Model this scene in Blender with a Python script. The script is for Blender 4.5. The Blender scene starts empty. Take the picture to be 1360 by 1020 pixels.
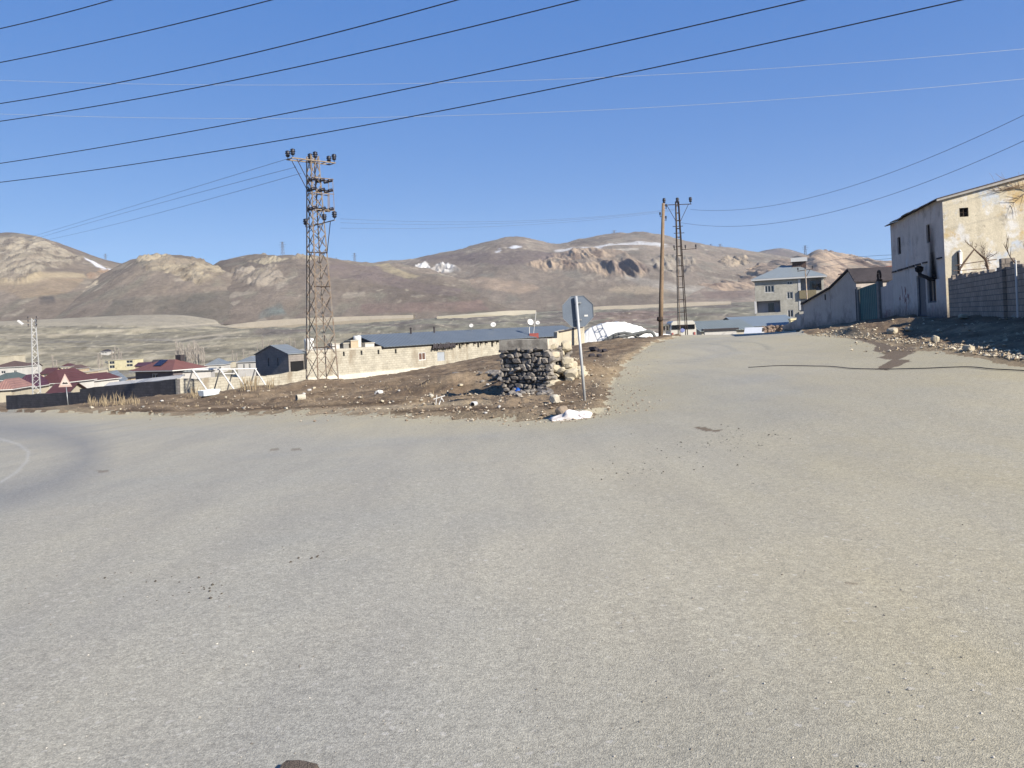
import bpy, math, random
import numpy as np
from mathutils import Vector, Matrix

# ------------------------------------------------------------------ camera, light, exposure
F, EYE, V0 = 1067.0, 1.6, 78.0
ROLL = math.radians(2.5)
CR, SR = math.cos(ROLL), math.sin(ROLL)
scene = bpy.context.scene
COL = scene.collection
cam_data = bpy.data.cameras.new("camera")
cam = bpy.data.objects.new("camera", cam_data)
COL.objects.link(cam)
cam.location = (0, 0, EYE)
cam.rotation_euler = (math.radians(90), ROLL, 0)
cam_data.sensor_fit = 'HORIZONTAL'
cam_data.sensor_width = 36.0
cam_data.lens = 36.0 * F / 1360.0
cam_data.shift_y = -V0 * CR / 1360.0
cam_data.shift_x = V0 * SR / 1360.0
cam_data.clip_start = 0.1
cam_data.clip_end = 12000
scene.camera = cam

SUN_EL, SUN_A = math.radians(31), math.radians(48)      # SUN_A: from straight behind the camera towards the right
SUN_DIR = Vector((math.sin(SUN_A) * math.cos(SUN_EL), -math.cos(SUN_A) * math.cos(SUN_EL), math.sin(SUN_EL)))
world = bpy.data.worlds.new("World")
scene.world = world
world.use_nodes = True
wn = world.node_tree
sky = wn.nodes.new('ShaderNodeTexSky')
sky.sky_type = 'NISHITA'
sky.sun_disc = False
sky.sun_elevation = SUN_EL
sky.sun_rotation = math.pi - SUN_A
sky.altitude = 3000
sky.air_density = 0.6
sky.dust_density = 0.0
sky.ozone_density = 6.0
SKY_S = 0.12
prev = sky.outputs[0]
for mode, c in (('MULTIPLY', (.58, .43, .22)), ('ADD', tuple(v / (2 ** 1.1 * SKY_S) for v in (.010, .138, .53)))):
    mx = wn.nodes.new('ShaderNodeMix'); mx.data_type = 'RGBA'; mx.blend_type = mode
    mx.inputs[0].default_value = 1.0; mx.inputs[7].default_value = (*c, 1)
    wn.links.new(prev, mx.inputs[6]); prev = mx.outputs[2]
wn.links.new(prev, wn.nodes['Background'].inputs[0])
wn.nodes['Background'].inputs[1].default_value = SKY_S
sd = bpy.data.lights.new("sun", 'SUN')
sd.energy = 5.0
sd.angle = math.radians(0.5)
sd.color = (1.0, 0.935, 0.84)
sun = bpy.data.objects.new("sun", sd)
COL.objects.link(sun)
sun.rotation_euler = SUN_DIR.to_track_quat('Z', 'Y').to_euler()
scene.view_settings.view_transform = 'Standard'
scene.view_settings.look = 'None'
scene.view_settings.gamma = 1.0
scene.view_settings.exposure = 1.02
scene.cycles.max_bounces = 6
scene.cycles.use_denoising = True

# ------------------------------------------------------------------ helpers
R = random.Random(7)

def ray(x, y):
    u, v = x - 680.0, 510.0 - y
    return (u * CR + v * SR) / F, (-u * SR + v * CR - V0) / F

def P(x, y, Y):
    a, b = ray(x, y)
    return Vector((a * Y, Y, EYE + b * Y))

def proj(X, Y, Z):
    up, vp = F * X / Y, F * (Z - EYE) / Y + V0
    return 680 + up * CR - vp * SR, 510 - (up * SR + vp * CR)

def hz(x):
    return 510 - V0 - (x - 680) * math.tan(ROLL)

def srgb(r, g, b, k=1.0):
    def f(c):
        c /= 255.0
        return (c / 12.92 if c <= 0.04045 else ((c + 0.055) / 1.055) ** 2.4) * k
    return (f(r), f(g), f(b))

KA = 0.62
def A(r, g, b, k=KA):
    return srgb(r, g, b, k)

_rng = np.random.RandomState(11)
_T = _rng.rand(512, 512).astype(np.float64)
def vnoise(x, y):
    xi, yi = np.floor(x).astype(int), np.floor(y).astype(int)
    fx, fy = x - xi, y - yi
    fx = fx * fx * (3 - 2 * fx); fy = fy * fy * (3 - 2 * fy)
    a = _T[xi & 511, yi & 511]; b = _T[(xi + 1) & 511, yi & 511]
    c = _T[xi & 511, (yi + 1) & 511]; d = _T[(xi + 1) & 511, (yi + 1) & 511]
    return (a * (1 - fx) + b * fx) * (1 - fy) + (c * (1 - fx) + d * fx) * fy

def fbm(x, y, octv=4, gain=0.5, ridged=False):
    s, a, n = 0.0, 1.0, 0.0
    for i in range(octv):
        v = vnoise(x + 17.3 * i, y + 9.1 * i)
        if ridged:
            v = 1 - abs(2 * v - 1)
        s = s + a * v; n += a
        a *= gain; x = x * 2.03; y = y * 2.03
    return s / n

def sstep(a, b, x):
    t = np.clip((x - a) / (b - a), 0, 1)
    return t * t * (3 - 2 * t)

def pip(px, py, poly):
    ins = np.zeros(px.shape, bool)
    n = len(poly)
    for i in range(n):
        x0, y0 = poly[i]; x1, y1 = poly[(i + 1) % n]
        if y0 == y1:
            continue
        c = ((y0 > py) != (y1 > py)) & (px < (x1 - x0) * (py - y0) / (y1 - y0) + x0)
        ins ^= c
    return ins

def pdist(px, py, line):
    d = np.full(px.shape, 1e9)
    for (x0, y0), (x1, y1) in zip(line[:-1], line[1:]):
        dx, dy = x1 - x0, y1 - y0
        t = np.clip(((px - x0) * dx + (py - y0) * dy) / (dx * dx + dy * dy + 1e-9), 0, 1)
        d = np.minimum(d, np.hypot(px - x0 - t * dx, py - y0 - t * dy))
    return d

def tag(o, label=None, cat=None, group=None, kind=None):
    if label: o['label'] = label
    if cat: o['category'] = cat
    if group: o['group'] = group
    if kind: o['kind'] = kind
    return o

def thing(name, label, cat, loc, rotz=0.0, group=None):
    o = bpy.data.objects.new(name, None)
    o.empty_display_size = 0.3
    COL.objects.link(o)
    o.location = loc
    o.rotation_euler = (0, 0, rotz)
    return tag(o, label, cat, group)

def copy_tree(o, parent=None):
    c = o.copy()
    COL.objects.link(c)
    c.parent = parent
    for ch in o.children:
        copy_tree(ch, c)
    return c

class MB:
    """collects verts and faces of one part"""
    def __init__(s):
        s.v, s.f = [], []
    def add(s, vs, fs):
        n = len(s.v)
        s.v += [tuple(p) for p in vs]
        s.f += [tuple(n + i for i in f) for f in fs]
        return s
    def box(s, c, d, rot=None):
        x, y, z = d[0] / 2, d[1] / 2, d[2] / 2
        vs = [Vector((i * x, j * y, k * z)) for i in (-1, 1) for j in (-1, 1) for k in (-1, 1)]
        if rot is not None:
            vs = [rot @ v for v in vs]
        vs = [v + Vector(c) for v in vs]
        return s.add(vs, [(0, 1, 3, 2), (4, 6, 7, 5), (0, 4, 5, 1), (2, 3, 7, 6), (0, 2, 6, 4), (1, 5, 7, 3)])
    def b2(s, a, b):
        return s.box([(a[i] + b[i]) / 2 for i in range(3)], [abs(b[i] - a[i]) for i in range(3)])
    def bar(s, p, q, r, n=4, r2=None, caps=True):
        p, q = Vector(p), Vector(q)
        d = (q - p)
        if d.length < 1e-6: return s
        d.normalize()
        a = d.orthogonal().normalized() if abs(d.z) > 0.99 else Vector((0, 0, 1)).cross(d).normalized()
        b = d.cross(a)
        r2 = r if r2 is None else r2
        ph = math.pi / n
        vs = []
        for c, rr in ((p, r), (q, r2)):
            for i in range(n):
                t = 2 * math.pi * i / n + ph
                vs.append(c + a * (rr * math.cos(t)) + b * (rr * math.sin(t)))
        fs = [(i, (i + 1) % n, n + (i + 1) % n, n + i) for i in range(n)]
        if caps:
            fs += [tuple(range(n - 1, -1, -1)), tuple(range(n, 2 * n))]
        return s.add(vs, fs)
    def tube(s, pts, r, n=6):
        pts = [Vector(p) for p in pts]
        rs = r if isinstance(r, (list, tuple)) else [r] * len(pts)
        vs = []
        for i, p in enumerate(pts):
            d = (pts[min(i + 1, len(pts) - 1)] - pts[max(i - 1, 0)]).normalized()
            ref = Vector((0, 0, 1)) if abs(d.z) < 0.95 else Vector((1, 0, 0))
            a = ref.cross(d).normalized(); b = d.cross(a)
            for k in range(n):
                t = 2 * math.pi * k / n
                vs.append(p + (a * math.cos(t) + b * math.sin(t)) * rs[i])
        fs = []
        for i in range(len(pts) - 1):
            for k in range(n):
                fs.append((i * n + k, i * n + (k + 1) % n, (i + 1) * n + (k + 1) % n, (i + 1) * n + k))
        fs += [tuple(range(n - 1, -1, -1)), tuple(range((len(pts) - 1) * n, len(pts) * n))]
        return s.add(vs, fs)
    def lathe(s, c, prof, n=10, axis=None):
        q = axis.to_track_quat('Z', 'Y').to_matrix() if axis is not None else Matrix.Identity(3)
        vs = []
        for r, z in prof:
            for k in range(n):
                t = 2 * math.pi * k / n
                vs.append(Vector(c) + q @ Vector((r * math.cos(t), r * math.sin(t), z)))
        m = len(prof)
        fs = [(i * n + k, i * n + (k + 1) % n, (i + 1) * n + (k + 1) % n, (i + 1) * n + k) for i in range(m - 1) for k in range(n)]
        fs += [tuple(range(n - 1, -1, -1)), tuple(range((m - 1) * n, m * n))]
        return s.add(vs, fs)
    def poly(s, pts, ext):
        """extrude a planar polygon by vector ext"""
        n = len(pts)
        vs = [Vector(p) for p in pts] + [Vector(p) + Vector(ext) for p in pts]
        fs = [tuple(range(n - 1, -1, -1)), tuple(range(n, 2 * n))]
        fs += [(i, (i + 1) % n, n + (i + 1) % n, n + i) for i in range(n)]
        return s.add(vs, fs)
    def rock(s, c, size, rnd, sub=1, rough=0.25, rot=True):
        import bmesh
        bm = bmesh.new()
        bmesh.ops.create_icosphere(bm, subdivisions=sub, radius=1.0)
        q = Matrix.Rotation(rnd.uniform(0, 6.28), 3, 'Z') @ Matrix.Rotation(rnd.uniform(-.5, .5), 3, 'X') if rot else Matrix.Identity(3)
        vs = []
        k = [rnd.uniform(0.75, 1.1) for _ in range(3)]
        for v in bm.verts:
            p = v.co * (1 + rnd.uniform(-rough, rough))
            p = Vector((max(-.72, min(.72, p.x)), max(-.72, min(.72, p.y)), max(-.72, min(.72, p.z)))) / .72
            p = Vector((p.x * size[0] * k[0], p.y * size[1] * k[1], p.z * size[2] * k[2])) * 0.5
            vs.append(q @ p + Vector(c))
        fs = [tuple(v.index for v in f.verts) for f in bm.faces]
        bm.free()
        return s.add(vs, fs)
    def build(s, name, m, parent=None, smooth=False, loc=None):
        me = bpy.data.meshes.new(name)
        v = s.v
        if loc is not None and parent is None:
            v = [(p[0] - loc[0], p[1] - loc[1], p[2] - loc[2]) for p in v]
        me.from_pydata(v, [], s.f)
        import bmesh
        bm = bmesh.new(); bm.from_mesh(me)
        bmesh.ops.recalc_face_normals(bm, faces=bm.faces)
        bm.to_mesh(me); bm.free()
        if smooth:
            me.polygons.foreach_set('use_smooth', [True] * len(me.polygons))
        if m is not None:
            me.materials.append(m)
        o = bpy.data.objects.new(name, me)
        COL.objects.link(o)
        if parent is not None:
            o.parent = parent
        elif loc is not None:
            o.location = loc
        return o

def np_mesh(name, verts, faces, m, attrs=None, cols=None, smooth=True):
    me = bpy.data.meshes.new(name)
    me.vertices.add(len(verts)); me.vertices.foreach_set('co', verts.astype(np.float32).ravel())
    me.loops.add(faces.size); me.loops.foreach_set('vertex_index', faces.astype(np.int32).ravel())
    me.polygons.add(len(faces))
    k = faces.shape[1]
    me.polygons.foreach_set('loop_start', np.arange(0, faces.size, k, dtype=np.int32))
    me.update(calc_edges=True)
    me.polygons.foreach_set('use_smooth', np.full(len(faces), smooth))
    for nme, arr in (attrs or {}).items():
        a = me.attributes.new(nme, 'FLOAT', 'POINT'); a.data.foreach_set('value', arr.astype(np.float32))
    for nme, arr in (cols or {}).items():
        a = me.attributes.new(nme, 'FLOAT_COLOR', 'POINT')
        c4 = np.ones((len(verts), 4), np.float32); c4[:, :3] = arr
        a.data.foreach_set('color', c4.ravel())
    me.materials.append(m)
    o = bpy.data.objects.new(name, me)
    COL.objects.link(o)
    return o

# ------------------------------------------------------------------ materials
class NT:
    def __init__(s, name):
        s.m = bpy.data.materials.new(name); s.m.use_nodes = True
        s.t = s.m.node_tree; s.b = s.t.nodes['Principled BSDF']
        s.tc = s.t.nodes.new('ShaderNodeTexCoord')
        s.vec = s.tc.outputs['Object']
    def n(s, ty, **kw):
        nd = s.t.nodes.new(ty)
        for k, v in kw.items():
            if k.startswith('i_'):
                nd.inputs[k[2:].replace('_', ' ')].default_value = v
            else:
                setattr(nd, k, v)
        return nd
    def l(s, a, b): s.t.links.new(a, b)
    def noise(s, scale, detail=4, rough=0.6, vec=None, stretch=None):
        nd = s.n('ShaderNodeTexNoise'); nd.inputs['Scale'].default_value = scale
        nd.inputs['Detail'].default_value = detail; nd.inputs['Roughness'].default_value = rough
        v = vec or s.vec
        if stretch:
            mp = s.n('ShaderNodeMapping'); mp.inputs['Scale'].default_value = stretch
            s.l(v, mp.inputs[0]); v = mp.outputs[0]
        s.l(v, nd.inputs['Vector']); return nd.outputs['Fac']
    def rng(s, src, a, b, c=0.0, d=1.0, smooth=False):
        nd = s.n('ShaderNodeMapRange'); s.l(src, nd.inputs[0])
        if smooth: nd.interpolation_type = 'SMOOTHSTEP'
        for i, v in enumerate((a, b, c, d)): nd.inputs[i + 1].default_value = v
        return nd.outputs[0]
    def mix(s, fac, a, b, mode='MIX'):
        nd = s.n('ShaderNodeMix', data_type='RGBA', blend_type=mode)
        for k, v in ((0, fac), (6, a), (7, b)):
            if isinstance(v, (int, float)): nd.inputs[k].default_value = v
            elif isinstance(v, (tuple, list)): nd.inputs[k].default_value = (*v[:3], 1)
            else: s.l(v, nd.inputs[k])
        return nd.outputs[2]
    def math(s, op, a, b=0.5):
        nd = s.n('ShaderNodeMath', operation=op)
        for k, v in ((0, a), (1, b)):
            if isinstance(v, (int, float)): nd.inputs[k].default_value = v
            else: s.l(v, nd.inputs[k])
        return nd.outputs[0]
    def attr(s, name, color=False):
        nd = s.n('ShaderNodeAttribute'); nd.attribute_name = name
        return nd.outputs['Color'] if color else nd.outputs['Fac']
    def bump(s, h, strength=0.4, dist=0.05):
        nd = s.n('ShaderNodeBump'); nd.inputs['Strength'].default_value = strength
        nd.inputs['Distance'].default_value = dist
        s.l(h, nd.inputs['Height']); s.l(nd.outputs[0], s.b.inputs['Normal'])
    def wallvec(s):
        sx = s.n('ShaderNodeSeparateXYZ'); s.l(s.vec, sx.inputs[0])
        cb = s.n('ShaderNodeCombineXYZ')
        s.l(s.math('ADD', sx.outputs[0], sx.outputs[1]), cb.inputs[0]); s.l(sx.outputs[2], cb.inputs[1])
        return cb.outputs[0]
    def out(s, col, rough=0.85, metal=0.0, spec=0.3):
        if isinstance(col, (tuple, list)): s.b.inputs['Base Color'].default_value = (*col[:3], 1)
        else: s.l(col, s.b.inputs['Base Color'])
        s.b.inputs['Roughness'].default_value = rough
        s.b.inputs['Metallic'].default_value = metal
        s.b.inputs['Specular IOR Level'].default_value = spec
        return s.m

def mul(c, k): return tuple(x * k for x in c)

def mat_plain(name, col, var=0.25, scale=3.0, rough=0.85, metal=0.0, col2=None, bump=0.0, spec=0.3):
    t = NT(name)
    f = t.noise(scale, 6, 0.65)
    c = t.mix(t.rng(f, 0.3, 0.7), mul(col, 1 - var), mul(col, 1 + var) if col2 is None else col2)
    f2 = t.noise(scale * 9, 3, 0.6)
    c = t.mix(1.0, c, t.mix(t.rng(f2, 0.3, 0.7), (1 - var * .7,) * 3, (1 + var * .4,) * 3), 'MULTIPLY')
    if bump: t.bump(f2, bump, 0.04)
    return t.out(c, rough, metal, spec)

def mat_blocks(name, col, mortar, bw=0.4, bh=0.2, gap=0.012, var=0.2, stain=None, rough=0.9):
    t = NT(name)
    wv = t.wallvec()
    bk = t.n('ShaderNodeTexBrick'); t.l(wv, bk.inputs['Vector'])
    bk.inputs['Color1'].default_value = (*mul(col, 1 - var), 1); bk.inputs['Color2'].default_value = (*mul(col, 1 + var), 1)
    bk.inputs['Mortar'].default_value = (*mortar, 1); bk.inputs['Scale'].default_value = 1.0
    bk.inputs['Mortar Size'].default_value = gap; bk.inputs['Brick Width'].default_value = bw; bk.inputs['Row Height'].default_value = bh
    bk.inputs['Mortar Smooth'].default_value = 0.3
    f = t.noise(1.1, 6, 0.7)
    c = t.mix(1.0, bk.outputs['Color'], t.mix(t.rng(f, 0.3, 0.7), (0.72,) * 3, (1.15,) * 3), 'MULTIPLY')
    if stain is not None:
        c = t.mix(t.rng(t.noise(0.7, 5, 0.7, stretch=(1, 1, .35)), 0.52, 0.68), c, stain)
    f2 = t.noise(14, 4, 0.7)
    c = t.mix(1.0, c, t.mix(t.rng(f2, 0.3, 0.7), (0.8,) * 3, (1.1,) * 3), 'MULTIPLY')
    t.bump(t.math('ADD', t.math('MULTIPLY', bk.outputs['Fac'], -0.6), f2), 0.6, 0.03)
    return t.out(c, rough)

def mat_plaster(name, col, patches=(), scale=0.5, rough=0.9, streak=0.0, base_dirt=None):
    t = NT(name)
    c = t.mix(t.rng(t.noise(scale * 1.3, 6, .7), .35, .65), mul(col, .86), mul(col, 1.08))
    for i, (pc, sc, lo, hi) in enumerate(patches):
        mp = t.n('ShaderNodeMapping'); mp.inputs['Location'].default_value = (3.7 * i + 1, 5.1 * i, 2.3 * i)
        t.l(t.vec, mp.inputs[0])
        c = t.mix(t.rng(t.noise(sc, 7, .68, vec=mp.outputs[0]), lo, hi), c, pc)
    if streak:
        c = t.mix(t.math('MULTIPLY', t.rng(t.noise(2.2, 5, .7, stretch=(1, 1, .08)), .5, .72), streak), c, mul(col, .4))
    if base_dirt:
        sx = t.n('ShaderNodeSeparateXYZ'); t.l(t.vec, sx.inputs[0])
        h = t.math('ADD', sx.outputs[2], t.math('MULTIPLY', t.noise(2.5, 5, .7), -1.2))
        c = t.mix(t.rng(h, 0.4, -0.5), c, base_dirt)
    f2 = t.noise(11, 5, .7)
    c = t.mix(1.0, c, t.mix(t.rng(f2, .3, .7), (.86,) * 3, (1.07,) * 3), 'MULTIPLY')
    t.bump(f2, .35, .03)
    return t.out(c, rough)

def mat_sheet(name, col, pitch=0.2, axis=0, rough=0.45, metal=0.3, var=0.15, rust=None):
    """corrugated or seamed metal sheet"""
    t = NT(name)
    sx = t.n('ShaderNodeSeparateXYZ'); t.l(t.vec, sx.inputs[0])
    w = t.math('SINE', t.math('MULTIPLY', sx.outputs[axis], 6.2832 / pitch), 0)
    f = t.noise(.8, 6, .7)
    c = t.mix(t.rng(f, .3, .7), mul(col, 1 - var), mul(col, 1 + var))
    if rust: c = t.mix(t.rng(t.noise(1.6, 6, .75), .58, .7), c, rust)
    c = t.mix(1.0, c, t.mix(t.rng(w, -1, 1), (.82,) * 3, (1.05,) * 3), 'MULTIPLY')
    t.bump(w, .7, .02)
    return t.out(c, rough, metal)

def tri_verts(): pass
# ------------------------------------------------------------------ terrain: near ground, road, valley
_cp = []
def cz(X, Y, Z): _cp.append((X, Y, Z))
def cx(x, y, Y):
    p = P(x, y, Y); _cp.append((p.x, p.y, p.z))
for c in [(0, 1.2, 0), (-1.5, 1, 0), (1.5, 1, 0), (0, 3, 0), (-3, 3, -.02), (3, 3, .02), (-4, 0, -.02), (4, 0, .03), (-10, 1, -.2), (10.5, 1, .3),
          (20, 4, 1.2), (-30, 2, -1.0), (-60, 20, -2.5), (-90, 60, -4), (45, 8, 1.8), (0, 6.4, -.02), (-5, 7, -.1), (5, 7, .06), (0, 11, -.13), (-8, 11, -.32), (9, 11, .26)]:
    cz(*c)
for c in [(776, 532, 20), (760, 557, 15.8), (560, 545, 21), (400, 548, 25), (230, 551, 33), (85, 541, 55), (0, 548, 48), (0, 600, 17.5), (0, 570, 30),
          (300, 600, 13.8), (900, 600, 10.2), (1000, 500, 19.3), (1200, 500, 15.6), (1340, 520, 12), (850, 470, 35), (830, 490, 28),
          (812, 520, 21), (876, 446, 55), (1000, 446, 50), (1060, 444, 52), (950, 465, 33), (1100, 465, 27),
          (426, 508, 46), (300, 540, 38), (500, 516, 42), (600, 507, 40), (620, 530, 26), (700, 520, 26), (745, 497, 27), (800, 462, 48), (760, 466, 48),
          (666, 484, 60), (640, 491, 48), (700, 484, 46), (600, 497, 56), (560, 501, 48), (500, 508, 52), (460, 511, 54), (660, 498, 38), (690, 478, 62), (730, 470, 60), (235, 529, 56), (350, 520, 63), (405, 512, 66), (500, 501, 73), (666, 479.5, 85), (5, 545, 74)]:
    cx(*c)
for c in [(21.8, 40, 1.05), (24.9, 52, 1.05), (25, 57, .75), (25, 61.4, .2), (25, 69, .0), (18, 28.8, 1.15), (14.4, 20, 1.0), (12.6, 15, .8), (30, 38, 1.5), (26, 25, 1.5),
          (40, 60, 1.3), (45, 30, 2), (17, 45, .55), (20, 56, .4), (13.0, 28, .5), (10.6, 20, .42),
          (15, 76, -1.8), (8, 82, -2.2), (25, 88, -2.0), (38, 80, -.6), (3, 100, -2.6), (0, 70, -.9),
          (-70, 100, -5), (-45, 100, -5.6), (-22, 100, -5.2), (-5, 110, -4.2), (-110, 200, -8.5), (-60, 200, -9.3), (-20, 150, -6.8), (0, 160, -5.5), (20, 150, -4.2), (50, 140, -1.8), (85, 150, -.5),
          (150, 200, 3), (-200, 200, -5), (-200, 120, -5), (120, 90, 2.5)]:
    cz(*c)
for c in [(-200, 500, 300), (0, 503, 300), (100, 500, 300), (200, 496, 300), (350, 486, 300), (500, 471, 300), (700, 453, 300), (900, 443, 300), (1100, 434, 300), (1300, 424, 300), (1500, 415, 300),
          (-250, 425, 700), (0, 420, 700), (100, 419.5, 700), (250, 419.5, 700), (330, 436.5, 700), (440, 430.5, 700), (550, 424.5, 700), (712, 417, 700), (850, 410, 700), (970, 403.5, 700), (1100, 395, 700), (1300, 385, 700), (1600, 380, 700),
          (0, 468, 420), (200, 464, 420), (0, 448, 540), (200, 445, 540), (400, 450, 450), (600, 440, 450), (800, 430, 450), (1000, 424, 450), (1300, 404, 450)]:
    cx(*c)
_cp = np.array(_cp)
_q = np.stack([np.arctan2(_cp[:, 0], _cp[:, 1]), np.log(np.hypot(_cp[:, 0], _cp[:, 1]))], 1)
def _tps(d2): return np.where(d2 > 1e-12, 0.5 * d2 * np.log(np.maximum(d2, 1e-12)), 0)
_n = len(_q)
_K = _tps(((_q[:, None] - _q[None]) ** 2).sum(2)) + np.eye(_n) * 2e-4
_Pm = np.concatenate([np.ones((_n, 1)), _q], 1)
_M = np.zeros((_n + 3, _n + 3)); _M[:_n, :_n] = _K; _M[:_n, _n:] = _Pm; _M[_n:, :_n] = _Pm.T
_w = np.linalg.solve(_M, np.concatenate([_cp[:, 2], np.zeros(3)]))

def h_base(X, Y):
    X = np.asarray(X, float); Y = np.asarray(Y, float)
    sh = np.broadcast(X, Y).shape
    X = np.broadcast_to(X, sh).ravel(); Y = np.broadcast_to(Y, sh).ravel()
    out = np.empty(X.size)
    for s in range(0, X.size, 60000):
        x, y = X[s:s + 60000], Y[s:s + 60000]
        phi = np.arctan2(x, y); r = np.maximum(np.hypot(x, y), .5); lr = np.log(r)
        ph = np.clip(phi, -1.5, 1.5)
        z = _w[_n] + _w[_n + 1] * ph + _w[_n + 2] * lr
        z = z + _tps((ph[:, None] - _q[None, :, 0]) ** 2 + (lr[:, None] - _q[None, :, 1]) ** 2) @ _w[:_n]
        z = z * sstep(1.0, 2.5, r)
        k = sstep(1.3, 2.2, np.abs(phi))
        out[s:s + 60000] = z * (1 - k) + k * (-0.006 * r)
    return out.reshape(sh)

# road outline (picture coordinates of its edge, followed on the ground)
EDGE = [(-400, 556), (-120, 549), (0, 547), (110, 548), (230, 552), (330, 551), (420, 549), (500, 551), (600, 556), (690, 558), (745, 558), (788, 553), (805, 546), (811, 533),
        (813, 515), (824, 492), (843, 472), (868, 456), (900, 447.5), (915, 440)]
EDGE_R = [(1060, 440), (1075, 444.5), (1110, 446), (1150, 451), (1200, 462), (1250, 468), (1300, 477), (1360, 489), (1450, 509)]
ROADPOLY = EDGE + EDGE_R + [(1800, 600), (3000, 900), (3000, 20000), (-3000, 20000), (-3000, 640)]

def hit0(x, y):
    Yg = np.exp(np.linspace(math.log(2.0), math.log(760), 1500))
    a, b = ray(x, y)
    d = (EYE + b * Yg) - h_base(a * Yg, Yg)
    i = np.argmax(d < 0) if (d < 0).any() else len(Yg) - 1
    if i == 0: return Vector((a * 2, 2, 0))
    t = d[i - 1] / (d[i - 1] - d[i])
    Y = Yg[i - 1] + t * (Yg[i] - Yg[i - 1])
    return Vector((a * Y, Y, EYE + b * Y))
_ew = [hit0(x, y) for x, y in EDGE[2:-1]]
EDGE_W = [(p.x, p.y) for p in _ew]
_ew = [hit0(x, y) for x, y in EDGE_R[1:]]
EDGE_RW = [(p.x, p.y) for p in _ew]
_ms = P(756, 492, 26.2); _mr = hit0(1168, 441); _md = hit0(610, 520)

def road_mask(X, Y, Z):
    X = np.asarray(X, float); Y = np.asarray(Y, float)
    Ys = np.maximum(Y, .3)
    px, py = proj(X, Ys, Z)
    j = (fbm(X * 1.7, Y * 1.7, 5, .65) - .5) * .8
    jx = np.clip(F * j / Ys * .9, -7, 7)
    m = pip(px + jx, py + jx * .45, ROADPOLY)
    near = (X < 7.4 + .2 * Y + j) & (Y < 14)
    m = np.where(Y < 1.5, X < 7.4 + j, np.where((px > 1440), near, m))
    m &= ~((Y > 70) & (px < 860)) & (Y < 110)
    return m

def h_ground(X, Y, full=False):
    X = np.asarray(X, float); Y = np.asarray(Y, float)
    z = h_base(X, Y)
    r = np.hypot(X, Y)
    m = road_mask(X, Y, z)
    dl = pdist(X, Y, EDGE_W); dr = pdist(X, Y, EDGE_RW)
    d = np.minimum(dl, dr)
    m0 = pip(*proj(X, np.maximum(Y, .3), z), ROADPOLY) | (Y < 1.5)
    so = np.where(m0, 0.0, d)                       # distance outside the plain road outline
    off = sstep(0, .6, so)
    # dirt stands a little above the worn road and is lumpy
    z = z + .09 * sstep(0, .4, so) * np.where(dl < dr, 1, 0) * (r < 60)
    amp = sstep(.1, 1.8, so) * (1 - sstep(80, 200, r))
    z = z + amp * ((fbm(X * .45, Y * .45, 4) - .5) * .42 + (fbm(X * 2.2 + 40, Y * 2.2, 3) - .5) * .18)
    z = z + off * (fbm(X * 7, Y * 7, 3) - .5) * .07 * (1 - sstep(30, 60, r))
    z = z + (1 - off) * (fbm(X * .5 + 7, Y * .5, 3) - .5) * .04 * (r < 60)
    z = z + .32 * np.exp(-(((X - _mr.x - .4) / 2.6) ** 2 + ((Y - _mr.y - 1) / 2.2) ** 2)) * off
    z = z + .30 * np.exp(-(((X - _md.x + .2) / 2.2) ** 2 + ((Y - _md.y - 2.5) / 2.2) ** 2)) * off
    z = z + .55 * np.exp(-(((X - _ms.x) / 1.0) ** 2 + ((Y - _ms.y) / 1.0) ** 2)) * off
    z = z - .25 * np.exp(-(((X - _md.x - .4) / 1.3) ** 2 + ((Y - _md.y) / 1.1) ** 2)) * off
    far = sstep(150, 320, r) * (1 - sstep(640, 740, r))
    z = z + far * ((fbm(X * .012 + 3, Y * .03, 5) - .5) * 6 + (fbm(X * .01, Y * .03, 4, ridged=True) - .5) * 4 + (fbm(X * .06, Y * .06, 4) - .5) * 2.5)
    if full: return z, m, dl, dr
    return z

def gz(X, Y): return float(h_ground(np.array([X]), np.array([Y]))[0])
def at(x, Y, dz=0.0):
    a, _ = ray(x, hz(x))
    return Vector((a * Y, Y, gz(a * Y, Y) + dz))
def hit(x, y):
    p = hit0(x, y)
    Yg = np.linspace(p.y * .86, p.y * 1.14, 300)
    a, b = ray(x, y)
    d = (EYE + b * Yg) - h_ground(a * Yg, Yg)
    i = np.argmax(d < 0) if (d < 0).any() else len(Yg) - 1
    Y = Yg[i]
    return Vector((a * Y, Y, gz(a * Y, Y)))

def lerp3(a, b, f): return a + (b - a) * f[:, None]

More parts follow.
